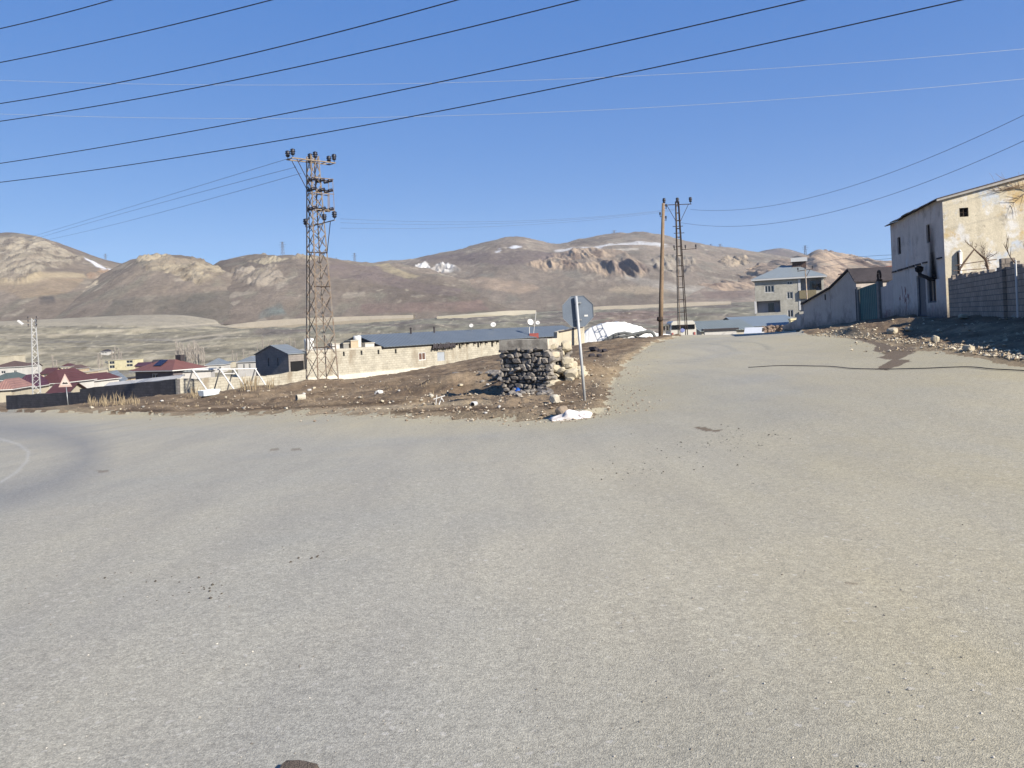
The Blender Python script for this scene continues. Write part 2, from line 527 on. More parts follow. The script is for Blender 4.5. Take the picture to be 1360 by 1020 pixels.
def build_ground():
    ph = np.radians(np.concatenate([np.arange(-42, 42.01, .1), np.arange(45, 318, 3.5)]))
    rr = np.concatenate([[.02, .2], np.exp(np.arange(math.log(.5), math.log(760), .0082))])
    nc, nr = len(ph), len(rr)
    PH, RR = np.meshgrid(ph, rr)
    X = (RR * np.sin(PH)).ravel(); Y = (RR * np.cos(PH)).ravel()
    Z, m, dl, dr = h_ground(X, Y, True)
    Ys = np.maximum(Y, .4)
    px, py = proj(X, Ys, Z)
    i = np.arange(nr - 1)[:, None] * nc + np.arange(nc)[None]
    i2 = np.arange(nr - 1)[:, None] * nc + (np.arange(nc)[None] + 1) % nc
    faces = np.stack([i, i2, i2 + nc, i + nc], 2).reshape(-1, 4)
    V = np.stack([X, Y, Z], 1)
    fm = m[faces].sum(1) >= 2
    R_ = np.hypot(X, Y)
    d = np.minimum(dl, dr)
    # ---- road attributes: dust drifted along the edges, damp stain, tyre polish
    n1 = fbm(X * .35 + 3, Y * .35, 5); n2 = fbm(X * .12, Y * .12 + 8, 4)
    wid = np.where(dl < dr, 4.0, 7.0)
    dust = np.clip(1 - d / (wid * (.5 + n1)), 0, 1) * (Y > 0)
    dust = np.maximum(dust, sstep(430, 0, py - 440) * .5 * sstep(760, 1150, px) * sstep(.3, .6, n1))
    dust = np.maximum(dust, .7 * sstep(.35, .65, n2) * sstep(500, 1300, px) * (Y > 0))
    STAIN = [(1120, 447), (1150, 447), (1172, 452), (1196, 458), (1222, 464), (1205, 472), (1196, 478), (1212, 479), (1192, 486), (1176, 491), (1160, 490), (1172, 484), (1186, 478), (1164, 475), (1178, 470), (1160, 466), (1162, 458), (1140, 452)]
    jj = (fbm(X * 2, Y * 2, 4) - .5) * 9
    stain = pip(px + jj, py + jj * .3, STAIN).astype(float)
    HOLE = [(920, 567), (935, 567), (948, 571), (962, 570), (955, 573), (938, 573), (928, 570)]
    stain = np.maximum(stain, pip(px + jj * .3, py + jj * .1, HOLE) * .9)
    for cx_, cy_, w_ in ((136, 626, 7), (365, 597, 6), (392, 597, 6), (1130, 775, 9)):
        stain = np.maximum(stain, .55 * (np.abs(px - cx_ + jj) < w_) * (np.abs(py - cy_ + (px - cx_) * .05) < 1.6))
    arc = pdist(px, py * 1.6, [(-30, 580 * 1.6), (0, 583 * 1.6), (25, 590 * 1.6), (38, 600 * 1.6), (36, 612 * 1.6), (22, 627 * 1.6), (0, 641 * 1.6), (-30, 652 * 1.6)])
    pale = np.clip(1 - arc / 3.5, 0, 1)
    band = pdist(px, py * 1.6, [(-60, 566 * 1.6), (0, 567 * 1.6), (60, 573 * 1.6), (100, 584 * 1.6), (118, 598 * 1.6), (112, 615 * 1.6), (80, 636 * 1.6), (20, 655 * 1.6), (-60, 668 * 1.6)])
    dark = np.clip(1 - band / 44, 0, 1)
    # ---- soil and field colours
    n3 = fbm(X * .9, Y * .9 + 30, 5); n4 = fbm(X * .02 + 9, Y * .05, 5); n5 = fbm(X * .006, Y * .03 + 5, 4)
    soil = lerp3(np.array(A(126, 108, 88)), np.array(A(158, 138, 112)), sstep(.3, .7, n3))
    soil = lerp3(soil, np.array(A(186, 168, 136)), np.clip(1 - d / 1.0, 0, 1) * .6)
    soil = lerp3(soil, np.array(A(106, 90, 74)), .6 * sstep(.55, .75, fbm(X * .5 + 70, Y * .5, 4)))
    fld = lerp3(np.array(A(138, 131, 112)), np.array(A(170, 161, 136)), sstep(.3, .7, n4))
    fld = lerp3(fld, np.array(A(140, 134, 122)), sstep(.5, .75, n5))
    fld = lerp3(fld, np.array(A(118, 114, 104)), sstep(.62, .8, fbm(X * .005 + 30, Y * .045, 4)) * .8)
    emb = (py < 446 - (px - 300) * .02) & (px > 330 + (n4 - .5) * 60)
    fld = lerp3(fld, lerp3(np.array(A(122, 114, 104)), np.array(A(140, 136, 118)), sstep(.35, .65, fbm(X * .05, Y * .02, 4))), emb * 1.0)
    pk = pip(px, py, [(740, 415), (900, 410), (900, 445), (760, 440)]) & (n5 > .4)
    fld = lerp3(fld, np.array(A(136, 118, 108)), pk * .7)
    fld = lerp3(fld, np.array(A(182, 172, 152)), .55 * sstep(.62, .74, fbm(X * .05, Y * .07 + 80, 5, .65)))
    f6 = fbm(X * .22, Y * .10 + 9, 4, .65); f7 = fbm(X * .03 + 4, Y * .16, 3)
    fld = fld * (1 + 1.1 * (f6 - .5) + .5 * (f7 - .5))[:, None]
    fld = lerp3(fld, np.array(A(196, 186, 162)), .7 * sstep(.72, .8, fbm(X * .3 + 5, Y * .16, 3)))
    fld = lerp3(fld, np.array(A(92, 88, 76)), .55 * sstep(.70, .8, fbm(X * .16 + 55, Y * .12, 3)))
    top = (py < 433 + (n4 - .5) * 8) & (px < 320) & (R_ > 300)
    fld = lerp3(fld, np.array(A(170, 161, 142)), top * .7)
    for ln, w_ in (([(230, 452), (290, 444), (330, 440)], 1.2), ([(0, 446), (110, 444), (200, 436), (300, 428)], 1.0), ([(100, 470), (220, 466), (300, 458)], .8)):
        fld = lerp3(fld, np.array(A(205, 192, 166)), np.clip(1.4 - pdist(px, py, ln) / w_, 0, 1) * (R_ > 280) * .6)
    trk = pdist(px, py, [(385, 550), (440, 547), (490, 543.5), (550, 539.5), (605, 536), (650, 534)])
    soil = lerp3(soil, np.array(A(190, 172, 142)), np.clip(1.6 - trk / 3.0, 0, 1) * (.5 + .5 * n3) * (Y < 45))
    lip = np.minimum(pdist(px, py, [(140, 546.5), (240, 546), (330, 543.5), (420, 540), (500, 535.5), (560, 532)]), pdist(px, py, [(520, 547), (600, 545), (700, 541), (760, 536)]))
    soil = lerp3(soil, np.array(A(92, 76, 60)), np.clip(1.5 - (lip + (n3 - .5) * 5) / 1.8, 0, 1) * .75 * (Y < 60))  # dark strip paints the berm's shadow and damp soil along the edge
    col = lerp3(soil, fld, sstep(85, 170, R_ + (n4 - .5) * 40))
    shade_dirt = sstep(0, 3, X - (5.9 + .387 * Y)) * (X > 0)
    def sub(sel, name, mat_, attrs, cols, label, cat):
        f = faces[sel]
        u, inv = np.unique(f, return_inverse=True)
        o = np_mesh(name, V[u], inv.reshape(f.shape), mat_, {k: v[u] for k, v in attrs.items()}, {k: v[u] for k, v in cols.items()})
        return tag(o, label, cat, kind='structure')
    t = NT('worn_asphalt')
    geo = t.vec
    du, st, pa, dk = t.attr('dust'), t.attr('stain'), t.attr('pale'), t.attr('dark')
    big = t.noise(.16, 5, .6); mid = t.noise(1.1, 6, .7, stretch=(1, .35, 1)); strk = t.noise(.9, 5, .65, stretch=(1.6, .22, 1))
    grey = t.mix(t.rng(big, .35, .65), A(176, 173, 161), A(190, 183, 163))
    grey = t.mix(t.math('MULTIPLY', t.rng(strk, .42, .66), .4), grey, A(158, 154, 145))
    c = t.mix(t.math('MULTIPLY', du, t.rng(mid, .2, .7, .35, 1)), grey, A(194, 182, 148))
    c = t.mix(t.math('MULTIPLY', dk, .6), c, A(134, 135, 136))
    c = t.mix(t.math('MULTIPLY', pa, .5), c, A(205, 203, 195))
    blot = t.noise(2.3, 6, .75)
    c = t.mix(t.rng(blot, .6, .78, 0, .22), c, A(128, 120, 108))
    c = t.mix(st, c, A(124, 108, 88))
    v1 = t.n('ShaderNodeTexVoronoi'); v1.inputs['Scale'].default_value = 170; t.l(geo, v1.inputs['Vector'])
    v2 = t.n('ShaderNodeTexVoronoi'); v2.inputs['Scale'].default_value = 40; t.l(geo, v2.inputs['Vector'])
    fine = t.noise(60, 4, .8); fine2 = t.noise(17, 5, .75)
    sp = t.n('ShaderNodeSeparateColor'); t.l(v1.outputs['Color'], sp.inputs[0])
    c = t.mix(1.0, c, t.mix(sp.outputs[0], (.82,) * 3, (1.2, 1.19, 1.17)), 'MULTIPLY')
    c = t.mix(1.0, c, t.mix(t.rng(fine, .3, .7), (.66,) * 3, (1.32,) * 3), 'MULTIPLY')
    c = t.mix(1.0, c, t.mix(t.rng(fine2, .3, .7), (.83,) * 3, (1.15,) * 3), 'MULTIPLY')
    dkn = t.noise(30, 3, .6, stretch=(.5, 1, 1)); c = t.mix(t.rng(dkn, .66, .74, 0, .45), c, A(120, 114, 104))
    sp2 = t.n('ShaderNodeSeparateColor'); t.l(v2.outputs['Color'], sp2.inputs[0])
    c = t.mix(t.rng(sp2.outputs[1], .98, .995, 0, .15), c, A(112, 106, 98))
    c = t.mix(t.rng(sp2.outputs[2], .98, .995, 0, .4), c, A(222, 216, 204))
    t.bump(t.math('ADD', t.math('MULTIPLY', v1.outputs['Distance'], .8), t.math('ADD', fine, t.math('MULTIPLY', fine2, 1.2))), .32, .010)
    road_m = t.out(c, .88, 0, .25)
    t = NT('soil_and_field')
    c = t.attr('Col', True)
    f1 = t.noise(7, 6, .75); f2 = t.noise(40, 3, .7); f3 = t.noise(1.5, 5, .7); f4 = t.noise(.12, 6, .75)
    for f, lo, hi in ((f1, .72, 1.28), (f2, .8, 1.2), (f3, .8, 1.2), (f4, .82, 1.16)):
        c = t.mix(1.0, c, t.mix(t.rng(f, .3, .7), (lo,) * 3, (hi,) * 3), 'MULTIPLY')
    t.bump(t.math('ADD', f1, t.math('MULTIPLY', f2, .4)), .8, .06)
    soil_m = t.out(c, .95, 0, .1)
    sub(fm, 'road', road_m, {'dust': dust, 'stain': stain, 'pale': pale, 'dark': dark}, {}, 'wide worn grey asphalt road junction dusted with sand at its edges', 'road')
    fr = R_[faces].mean(1)
    sub(~fm & (fr < 105), 'ground', soil_m, {}, {'Col': col}, 'bare brown dirt ground beside the asphalt road', 'ground')
    sub(~fm & (fr >= 105), 'field', soil_m, {}, {'Col': col}, 'olive brown valley fields rising towards the hills behind the village', 'field')
build_ground()

# ------------------------------------------------------------------ hills
def curve(pts):
    xs = np.array([p[0] for p in pts], float); ys = np.array([p[1] for p in pts], float)
    def f(x):
        # monotone-ish smooth interpolation
        d = np.gradient(ys, xs)
        i = np.clip(np.searchsorted(xs, x) - 1, 0, len(xs) - 2)
        h = xs[i + 1] - xs[i]; t = np.clip((x - xs[i]) / h, 0, 1)
        t2, t3 = t * t, t ** 3
        return (2 * t3 - 3 * t2 + 1) * ys[i] + (t3 - 2 * t2 + t) * h * d[i] + (-2 * t3 + 3 * t2) * ys[i + 1] + (t3 - t2) * h * d[i + 1]
    return f

def hill_mat():
    t = NT('dry_hillside')
    c = t.attr('Col', True)
    for sc, lo, hi in ((.05, .84, 1.16), (.22, .8, 1.22), (.012, .9, 1.1)):
        c = t.mix(1.0, c, t.mix(t.rng(t.noise(sc, 6, .75), .3, .7), (lo,) * 3, (hi,) * 3), 'MULTIPLY')
    t.bump(t.noise(.15, 7, .85), .8, 4.0)
    return t.out(c, .97, 0, .05)
HM = hill_mat()

def hill(name, label, sil, toe, Y0, D, back, x0, x1, rows, base, patches, rough=1.0, seed=0, jag=1.0, gul=1.0, power=1.1, step=1.0):
    """a hill as a height field: front slope from its toe at depth Y0 up to the ridge at depth D, and a back slope"""
    xs = np.arange(x0, x1 + .1, step)
    fs, ft = curve(sil), curve(toe)
    u = (xs - 680) / F
    # ridge height in metres from the outline at its own depth
    er = np.array([ray(x, y)[1] for x, y in zip(xs, fs(xs))]); uu = np.array([ray(x, y)[0] for x, y in zip(xs, fs(xs))])
    et = np.array([ray(x, y)[1] for x, y in zip(xs, ft(xs))])
    Dx = D * (1 + .05 * (fbm(uu * 9 + seed, uu * 0 + seed, 2) - .5))
    zr = Dx * er; zt = Y0 * et
    tf = np.linspace(0, 1, rows); tb = np.linspace(0, 1, 26)[1:]
    Yf = Y0 + (Dx[None] - Y0) * tf[:, None]
    g = np.sin(np.pi / 2 * tf) ** power
    zf = zt[None] + (zr - zt)[None] * g[:, None]
    Yb = Dx[None] + back * tb[:, None]
    zb = zr[None] - (zr[None] + 30) * (1 - np.cos(np.pi / 2 * tb))[:, None]
    Yg = np.concatenate([Yf, Yb]); Zg = np.concatenate([zf, zb])
    T = np.concatenate([np.broadcast_to(tf[:, None], Yf.shape), np.ones(Yb.shape)])
    Xg = uu[None] * Yg
    px, py = proj(Xg, Yg, Zg + EYE)
    amp = np.sin(np.pi * np.clip(T * .8, 0, 1)) ** .7
    hgt = np.clip(Zg / max(zr.max(), 1), .05, 1)
    Zg = Zg + gul * amp * hgt * 18 * (fbm(Xg * .006 + seed, Yg * .0035 + seed, 4, ridged=True) - .55)
    Zg = Zg + gul * amp * 9 * (fbm(Xg * .02 + seed * 2, Yg * .008, 4) - .5)
    Zg = Zg + gul * (.25 + .75 * amp) * 2.2 * (fbm(Xg * .09 + seed, Yg * .05, 3) - .5)
    Zg = Zg + jag * 3.0 * sstep(.75, 1, T) * (fbm(Xg * .06 + 3 * seed, Yg * .02, 4) - .5)
    n1 = fbm(Xg * .01 + seed, Yg * .006, 5); n2 = fbm(Xg * .05 + seed, Yg * .02, 4)
    jx = (fbm(Xg * .03 + seed, Yg * .02, 4) - .5) * 26; jy = (fbm(Xg * .03 + 50, Yg * .02 + seed, 4) - .5) * 9
    c0, c1, c2 = [np.array(c) for c in base]
    col = c0 + (c1 - c0) * sstep(.3, .7, n1)[..., None]
    col = col + (c2 - col) * (.8 * sstep(.55, .75, n2))[..., None]
    specks = fbm(Xg * .07 + 9 * seed, Yg * .03 + 4, 3)
    col = col + (np.array(A(186, 175, 155)) - col) * (.65 * sstep(.68, .80, specks))[..., None]
    sp2 = fbm(Xg * .22 + 3, Yg * .07 + seed, 3); sp3 = fbm(Xg * .013 + 33, Yg * .004 + seed, 4)
    col = col * (1 + .34 * (sp2 - .5) + .5 * (sp3 - .5))[..., None]
    for p in patches:
        poly, kind, cc = p[0], p[1], np.array(p[2])
        k = p[3] if len(p) > 3 else 1.0
        mk = pip(px + jx * k, py + jy * k, poly)
        sm = mk.astype(float)
        for ax in (0, 1):
            for _ in range(2):
                sm = (np.roll(sm, 1, ax) + 2 * sm + np.roll(sm, -1, ax)) / 4
        if kind == 'rock':
            rg = fbm(Xg * .045 + seed, Yg * .03, 5, gain=.6, ridged=True)
            rv = fbm(Xg * .10 + 11, Yg * .012, 3, ridged=True)
            Zg = Zg + sm * rough * (11 * (rg - .6) + 6 * (rv - .6))
            dk = np.array(p[4]) if len(p) > 4 else cc * .62
            c = cc + (dk - cc) * sstep(.5, .8, fbm(Xg * .12 + 5, Yg * .04, 4))[..., None]
            w = sm * (.35 + .65 * sstep(.35, .55, fbm(Xg * .05 + 31, Yg * .03, 4)))
        elif kind == 'cliff':
            rv = fbm(Xg * .035 + seed, Yg * .004, 4, gain=.6, ridged=True)
            Zg = Zg + sm * rough * 13 * (rv - .55)
            dk = np.array(p[4]) if len(p) > 4 else cc * .55
            c = cc + (dk - cc) * sstep(.52, .72, fbm(Xg * .06 + 5, Yg * .012, 4))[..., None]
            w = sm * (.3 + .7 * sstep(.36, .5, fbm(Xg * .03 + 60, Yg * .02, 4)))
        else:
            c = np.broadcast_to(cc, col.shape) * (.9 + .2 * n2)[..., None]
            w = sm * (1.0 if kind == 'flat' else sstep(.42, .5, fbm(Xg * .035 + 21, Yg * .05 + 3, 4)) if kind == 'snow' else .55 + .45 * sstep(.35, .6, n2))
        col = col + (c - col) * w[..., None]
    nr_, nc = Xg.shape
    V = np.stack([Xg, Yg, Zg + EYE], 2).reshape(-1, 3)
    i = np.arange(nr_ - 1)[:, None] * nc + np.arange(nc - 1)[None]
    faces = np.stack([i, i + 1, i + nc + 1, i + nc], 2).reshape(-1, 4)
    o = np_mesh(name, V, faces, HM, cols={'Col': col.reshape(-1, 3)})
    tag(o, label, 'hill', kind='structure')
    return o

BROWN = (A(132, 120, 107), A(152, 139, 123), A(144, 137, 120))
ROCK, ROCKD = A(188, 176, 154), A(120, 110, 98)
TAN = A(198, 180, 148)
hill('hill', 'highest rocky hill with pale outcrops at the left end of the range',
     [(-420, 345), (-150, 330), (-40, 322), (0, 320), (15, 317.5), (40, 318.5), (62, 324), (80, 331), (110, 342), (135, 351), (155, 357), (200, 372), (260, 395), (330, 430)],
     [(-420, 432), (330, 432)], 720, 1500, 700, -420, 330, 170, BROWN,
     [([(-420, 345), (-100, 325), (10, 315), (50, 318), (110, 345), (75, 352), (60, 352), (45, 370), (20, 376), (-300, 380)], 'rock', ROCK, 1.0, ROCKD),
      ([(50, 361), (110, 361), (116, 369), (60, 372), (40, 377), (-60, 380), (-60, 373), (20, 373)], 'flat', TAN, .3),
      ([(-40, 379), (40, 377), (60, 371), (112, 371), (90, 388), (60, 394), (30, 396), (10, 386)], 'soft', A(178, 158, 130), .5),
      ([(114, 362), (135, 356), (152, 357), (130, 368), (116, 370)], 'rock', A(186, 160, 134), .4),
      ([(112, 343.5), (130, 351), (150, 358), (148, 359), (128, 353.5), (112, 346)], 'snow', A(232, 232, 234, .72), .2),
      ([(52, 395), (72, 394), (74, 402), (54, 404)], 'soft', A(96, 92, 88), .3)],
     seed=1.3, jag=1.6)
hill('hill', 'dark brown hill with a tan rocky crest left of the tall pylon',
     [(-420, 440), (-40, 425), (30, 415), (62, 407), (76, 395), (110, 377), (150, 360), (180, 349), (196, 346), (215, 347), (245, 346.5), (268, 349), (285, 355), (310, 366), (350, 392), (400, 425)],
     [(-420, 434), (400, 434)], 690, 1080, 450, -420, 400, 150, BROWN,
     [([(178, 352), (188, 345), (215, 344), (265, 346), (290, 357), (300, 366), (280, 372), (262, 379), (240, 370), (215, 365), (195, 366), (190, 360), (205, 355)], 'rock', A(188, 174, 148), .6, A(132, 120, 102)),
      ([(62, 406), (95, 388), (130, 370), (125, 378), (90, 396), (70, 410)], 'rock', A(190, 178, 156), .5),
      ([(150, 402), (250, 388), (330, 386), (400, 400), (400, 430), (120, 430)], 'soft', A(122, 116, 104), 1.0)],
     seed=2.1, jag=1.8)
hill('hill', 'broad bare brown hill rising behind the tall pylon and the farm sheds',
     [(180, 430), (235, 400), (268, 372), (290, 357), (320, 350), (350, 345.5), (400, 344), (430, 347), (460, 353), (500, 356.5), (530, 357), (560, 361), (600, 369), (640, 381), (690, 397), (730, 408), (780, 420)],
     [(180, 434), (780, 420)], 690, 1180, 500, 180, 780, 150, BROWN,
     [([(310, 355), (370, 352), (375, 372), (340, 385), (315, 378)], 'rock', A(176, 164, 146), 1.0),
      ([(325, 348), (345, 345), (410, 343.5), (440, 348), (400, 349), (350, 350)], 'rock', A(190, 178, 152), .3),
      ([(350, 412), (372, 404), (380, 418), (340, 424)], 'soft', A(134, 140, 132), .5),
      ([(495, 355), (512, 352), (528, 357), (560, 366), (520, 362)], 'soft', A(178, 164, 134), .3),
      ([(440, 352), (520, 360), (620, 385), (600, 395), (520, 380), (430, 370)], 'soft', A(138, 124, 116), 1.0),
      ([(480, 405), (560, 402), (640, 400), (650, 412), (560, 416), (480, 416)], 'soft', A(148, 128, 116), .8)],
     seed=3.7)
hill('hill', 'long far hill with old snow on its crest and cliffs behind the octagonal sign',
     [(380, 380), (440, 366), (500, 359), (535, 355), (570, 347.5), (620, 338), (655, 330.5), (690, 329.5), (715, 332), (735, 334.5), (770, 330), (800, 324.5), (830, 322), (850, 320.5), (872, 322), (905, 328), (940, 336), (975, 341), (1010, 345), (1060, 352), (1120, 362), (1250, 385)],
     [(380, 428), (1250, 402)], 760, 2000, 700, 380, 1250, 190, (A(138, 127, 115), A(160, 147, 131), A(150, 143, 129)),
     [([(700, 352), (725, 340), (760, 334), (815, 330), (832, 338), (850, 347), (862, 360), (850, 369), (800, 366), (770, 360), (725, 360)], 'cliff', A(196, 174, 148), .25, A(150, 130, 112)),
      ([(798, 352), (820, 348), (858, 352), (862, 362), (848, 368), (826, 368), (806, 362)], 'cliff', A(150, 134, 122), .3, A(104, 94, 90)),
      ([(548, 360), (556, 352), (568, 353), (574, 358), (580, 352), (598, 351), (612, 361), (580, 364)], 'rock', A(226, 224, 218, .8), .15, A(150, 146, 140)),
      ([(600, 373), (640, 368), (700, 376), (720, 384), (690, 390), (640, 382)], 'soft', A(182, 162, 140), .6),
      ([(800, 384), (830, 379), (880, 382), (890, 388), (860, 391), (820, 388)], 'flat', A(186, 170, 146), .3),
      ([(826, 368), (870, 372), (900, 380), (960, 376), (960, 388), (900, 388), (850, 378)], 'soft', A(186, 178, 164), .6),
      ([(660, 331), (685, 328), (694, 329), (680, 331.5), (662, 335), (656, 335)], 'snow', A(230, 232, 236, .72), .15),
      ([(790, 327), (815, 322), (850, 319), (875, 322.5), (905, 328), (880, 327), (850, 324), (815, 325), (795, 331), (775, 331)], 'snow', A(214, 212, 208, .7), .25),
      ([(735, 334), (770, 329.5), (790, 327), (770, 332), (742, 336)], 'snow', A(210, 206, 200, .7), .2),
      ([(816, 330), (846, 330.5), (848, 333), (818, 333)], 'flat', A(214, 204, 186), .15),
      ([(870, 345), (905, 340), (930, 346), (920, 360), (880, 366)], 'rock', A(176, 166, 150), .8),
      ([(955, 345), (990, 342), (995, 352), (965, 356)], 'rock', A(196, 178, 152), .5),
      ([(560, 340), (700, 332), (760, 338), (700, 350), (640, 352), (560, 352)], 'soft', A(128, 116, 110), .8)],
     seed=4.9, jag=.7, power=1.0, rough=1.3)
hill('hill', 'small rounded dark knoll on the skyline left of the grey apartment block',
     [(930, 352), (975, 346), (1000, 339), (1018, 334), (1035, 331.5), (1052, 334), (1072, 340), (1095, 346), (1130, 352)],
     [(930, 400), (1130, 396)], 1900, 2600, 500, 930, 1130, 50, (A(116, 106, 102), A(124, 114, 108), A(120, 114, 106)), [], seed=5.5, jag=.3, gul=.5)
hill('hill', 'peach coloured rocky hillside behind the grey apartment block',
     [(820, 412), (860, 402), (895, 386), (915, 370), (945, 364), (985, 362), (1020, 356), (1050, 348), (1072, 344), (1086, 338.5), (1105, 341), (1130, 347), (1160, 352), (1200, 355), (1300, 362), (1500, 372), (1750, 385)],
     [(820, 410), (1000, 406), (1300, 396), (1750, 390)], 720, 1350, 500, 820, 1750, 150, (A(152, 140, 128), A(174, 158, 140), A(164, 154, 138)),
     [([(905, 367), (950, 363), (1000, 360), (1060, 345), (1090, 337), (1180, 352), (1320, 362), (1320, 384), (1120, 382), (1010, 378), (1000, 384), (950, 382), (905, 376)], 'cliff', A(204, 180, 154), .9, A(136, 116, 104)),
      ([(905, 365), (950, 361), (1010, 358), (1000, 366), (950, 370), (908, 371)], 'soft', A(220, 190, 154), .3),
      ([(930, 388), (965, 384), (1000, 388), (995, 396), (940, 396)], 'soft', A(152, 136, 124), .8)],
     seed=6.6, jag=2.0, rough=1.3)

# ------------------------------------------------------------------ light coloured highway bank below the hills
def ribbon(name, label, top, bot, Y, matl, depth=9.0):
    mb = MB()
    ft, fb = curve(top), curve(bot)
    xs = np.arange(max(top[0][0], bot[0][0]), min(top[-1][0], bot[-1][0]) + .1, 4)
    fr, bk, b2 = [], [], []
    vs, fs = [], []
    for x in xs:
        pt, pb = P(x, float(ft(x)), Y), P(x, float(fb(x)), Y - 5)
        pb2 = Vector(pb) + Vector((0, 0, -4)); 
        pc = pt + Vector((0, depth, .1)); pd = pc + Vector((0, 3, -7))
        vs += [pb2, pb, pt, pc, pd]
    for i in range(len(xs) - 1):
        for k in range(4):
            a = i * 5 + k
            fs.append((a, a + 5, a + 6, a + 1))
    mb.add(vs, fs)
    return tag(mb.build(name, matl, smooth=False), label, 'road', kind='structure')
bank_m = mat_plain('pale_gravel_bank', A(186, 174, 152, .52), .12, .08, .95)
bank2_m = mat_plain('pale_gravel_bank', A(206, 196, 170, .56), .08, .08, .95)
ribbon('highway', 'pale highway bank across the slope behind the tall pylon', [(225, 440), (300, 432), (340, 427), (420, 422), (500, 419.5), (551, 418)], [(225, 441), (300, 434.5), (340, 434.5), (420, 429), (500, 424), (551, 422.5)], 690, bank_m)
ribbon('highway', 'bright cream bend of the highway right behind the long blue roof', [(580, 420), (640, 415.5), (670, 413), (712, 412)], [(580, 420.6), (640, 418), (680, 418.5), (712, 416)], 688, bank2_m)
ribbon('highway', 'straight pale highway stretch running behind the octagonal sign and the poles', [(735, 416), (752, 412), (790, 407.5), (850, 405), (920, 401.5), (972, 400)], [(735, 417), (752, 417), (790, 413), (850, 410), (920, 406.5), (972, 403)], 692, bank_m)
# ------------------------------------------------------------------ shared materials
GALV = mat_plain('galvanised_steel', A(170, 172, 172), .15, 6, .45, .6)
GALV_L = mat_plain('weathered_steel', A(196, 192, 182), .2, 5, .6, .25, col2=A(160, 130, 100))
RUSTY = mat_plain('rusty_steel', A(146, 122, 102), .3, 6, .8, .1, col2=A(176, 160, 140))
DARKST = mat_plain('dark_rusted_steel', A(70, 58, 50), .25, 6, .8, .1)
INSUL = mat_plain('dark_porcelain', A(34, 34, 46), .2, 8, .35, 0, spec=.5)
BLACKW = mat_plain('black_cable', A(38, 38, 44), .1, 8, .6)
ALUW = mat_plain('bare_aluminium_wire', A(225, 224, 218, .7), .05, 8, .35, .3)
GREYW = mat_plain('grey_wire', A(112, 122, 140), .05, 8, .6)
WOODP = mat_plain('grey_wood', A(150, 128, 104), .25, 5, .9)
DARK = mat_plain('dark_interior', A(24, 24, 26), .2, 3, .9)
GLASS = mat_plain('window_glass', A(46, 54, 62), .15, 3, .12, 0, spec=.6)
WHITEP = mat_plain('white_paint', A(232, 230, 224, .62), .06, 4, .5)
CONC = mat_plain('pale_concrete', A(198, 190, 172), .18, 3, .9, bump=.3)
CONCD = mat_plain('grey_concrete', A(150, 146, 138), .2, 3, .9, bump=.3)

def insulator(name, parent, p, r=.13, h=.38, m=None):
    mb = MB()
    pr = [(.02, -.14), (.02, 0), (r * .6, .0), (r * .62, h * .1), (r * .9, h * .22), (r * .72, h * .3), (r * .55, h * .36), (r, h * .5), (r * .98, h * .58), (r * .6, h * .66), (r * .95, h * .78), (r * .7, h * .92), (r * .3, h)]
    mb.lathe(p, pr, 10)
    return mb.build(name, m or INSUL, parent, True)

# ------------------------------------------------------------------ stop sign seen from behind
b = hit(776.5, 532)
k = (b - Vector((0, 0, EYE))).y / F                   # metres per picture pixel at the sign
st = thing('stop_sign', 'grey back of an octagonal road sign on a leaning galvanised post at the dirt corner', 'road sign', b, math.radians(4))
top = Vector((-.10, -.02, 139 * k))
mb = MB(); mb.bar((0.02, 0, -.4), top, .033, 10)
mb.build('post', mat_plain('pale_galvanised', A(196, 198, 198), .1, 6, .5, .2), st, True)
oc = Vector((-.01 - 1 * k * 0 - .05, .055, (532 - 413.2) * k))
rr_ = 20.6 * k / math.cos(math.pi / 8)
mb = MB()
pts = [oc + Vector((rr_ * math.cos(math.pi / 8 + i * math.pi / 4), 0, rr_ * math.sin(math.pi / 8 + i * math.pi / 4))) for i in range(8)]
mb.poly(pts, (0, .004, 0))
pn = mb.build('sign_panel', mat_plain('bare_sheet_back', A(118, 128, 140), .1, 4, .55, .15), st)
mb = MB()
for i in range(8):
    mb.bar(pts[i] + Vector((0, -.008, 0)), pts[(i + 1) % 8] + Vector((0, -.008, 0)), .006, 4)
mb.build('panel_rim', GALV, pn)
for dz in (-.2, .2):
    mb = MB(); mb.box(oc + Vector((0, -.022, dz)), (.16, .05, .035)); mb.build('clamp', GALV, st)
mb = MB(); mb.box(oc + Vector((.19, -.006, -.11)), (.085, .004, .04)); mb.build('sticker', WHITEP, pn)

# ------------------------------------------------------------------ triangular warning sign
b = at(87.5, 62)
k = 62 / F
ws = thing('warning_sign', 'faded pink triangular warning sign with dark hump on a post before the dark wall', 'road sign', b)
mb = MB(); mb.bar((0, 0, -.3), (-.12, 0, 30 * k), .035, 8); mb.build('post', GALV, ws, True)
mb = MB(); mb.lathe((0, 0, 0), [(.55, -.1), (.5, .06), (.2, .12)], 10); mb.build('footing', CONC, ws)
o0 = Vector((-.16, -.05, 29 * k)); w_, h_ = 9 * k, 17.5 * k
mb = MB(); mb.poly([o0 + Vector((-w_, 0, 0)), o0 + Vector((w_, 0, 0)), o0 + Vector((.0, 0, h_))], (0, .02, 0))
pn = mb.build('sign_panel', mat_plain('faded_pink_paint', A(226, 196, 180), .06, 3, .5), ws)
o1 = o0 + Vector((0, -.006, .13)); s_ = .72
mb = MB(); mb.poly([o1 + Vector((-w_ * s_, 0, 0)), o1 + Vector((w_ * s_, 0, 0)), o1 + Vector((0, 0, h_ * s_))], (0, .004, 0))
mb.build('sign_face', mat_plain('cream_paint', A(236, 222, 208), .05, 3, .5), pn)
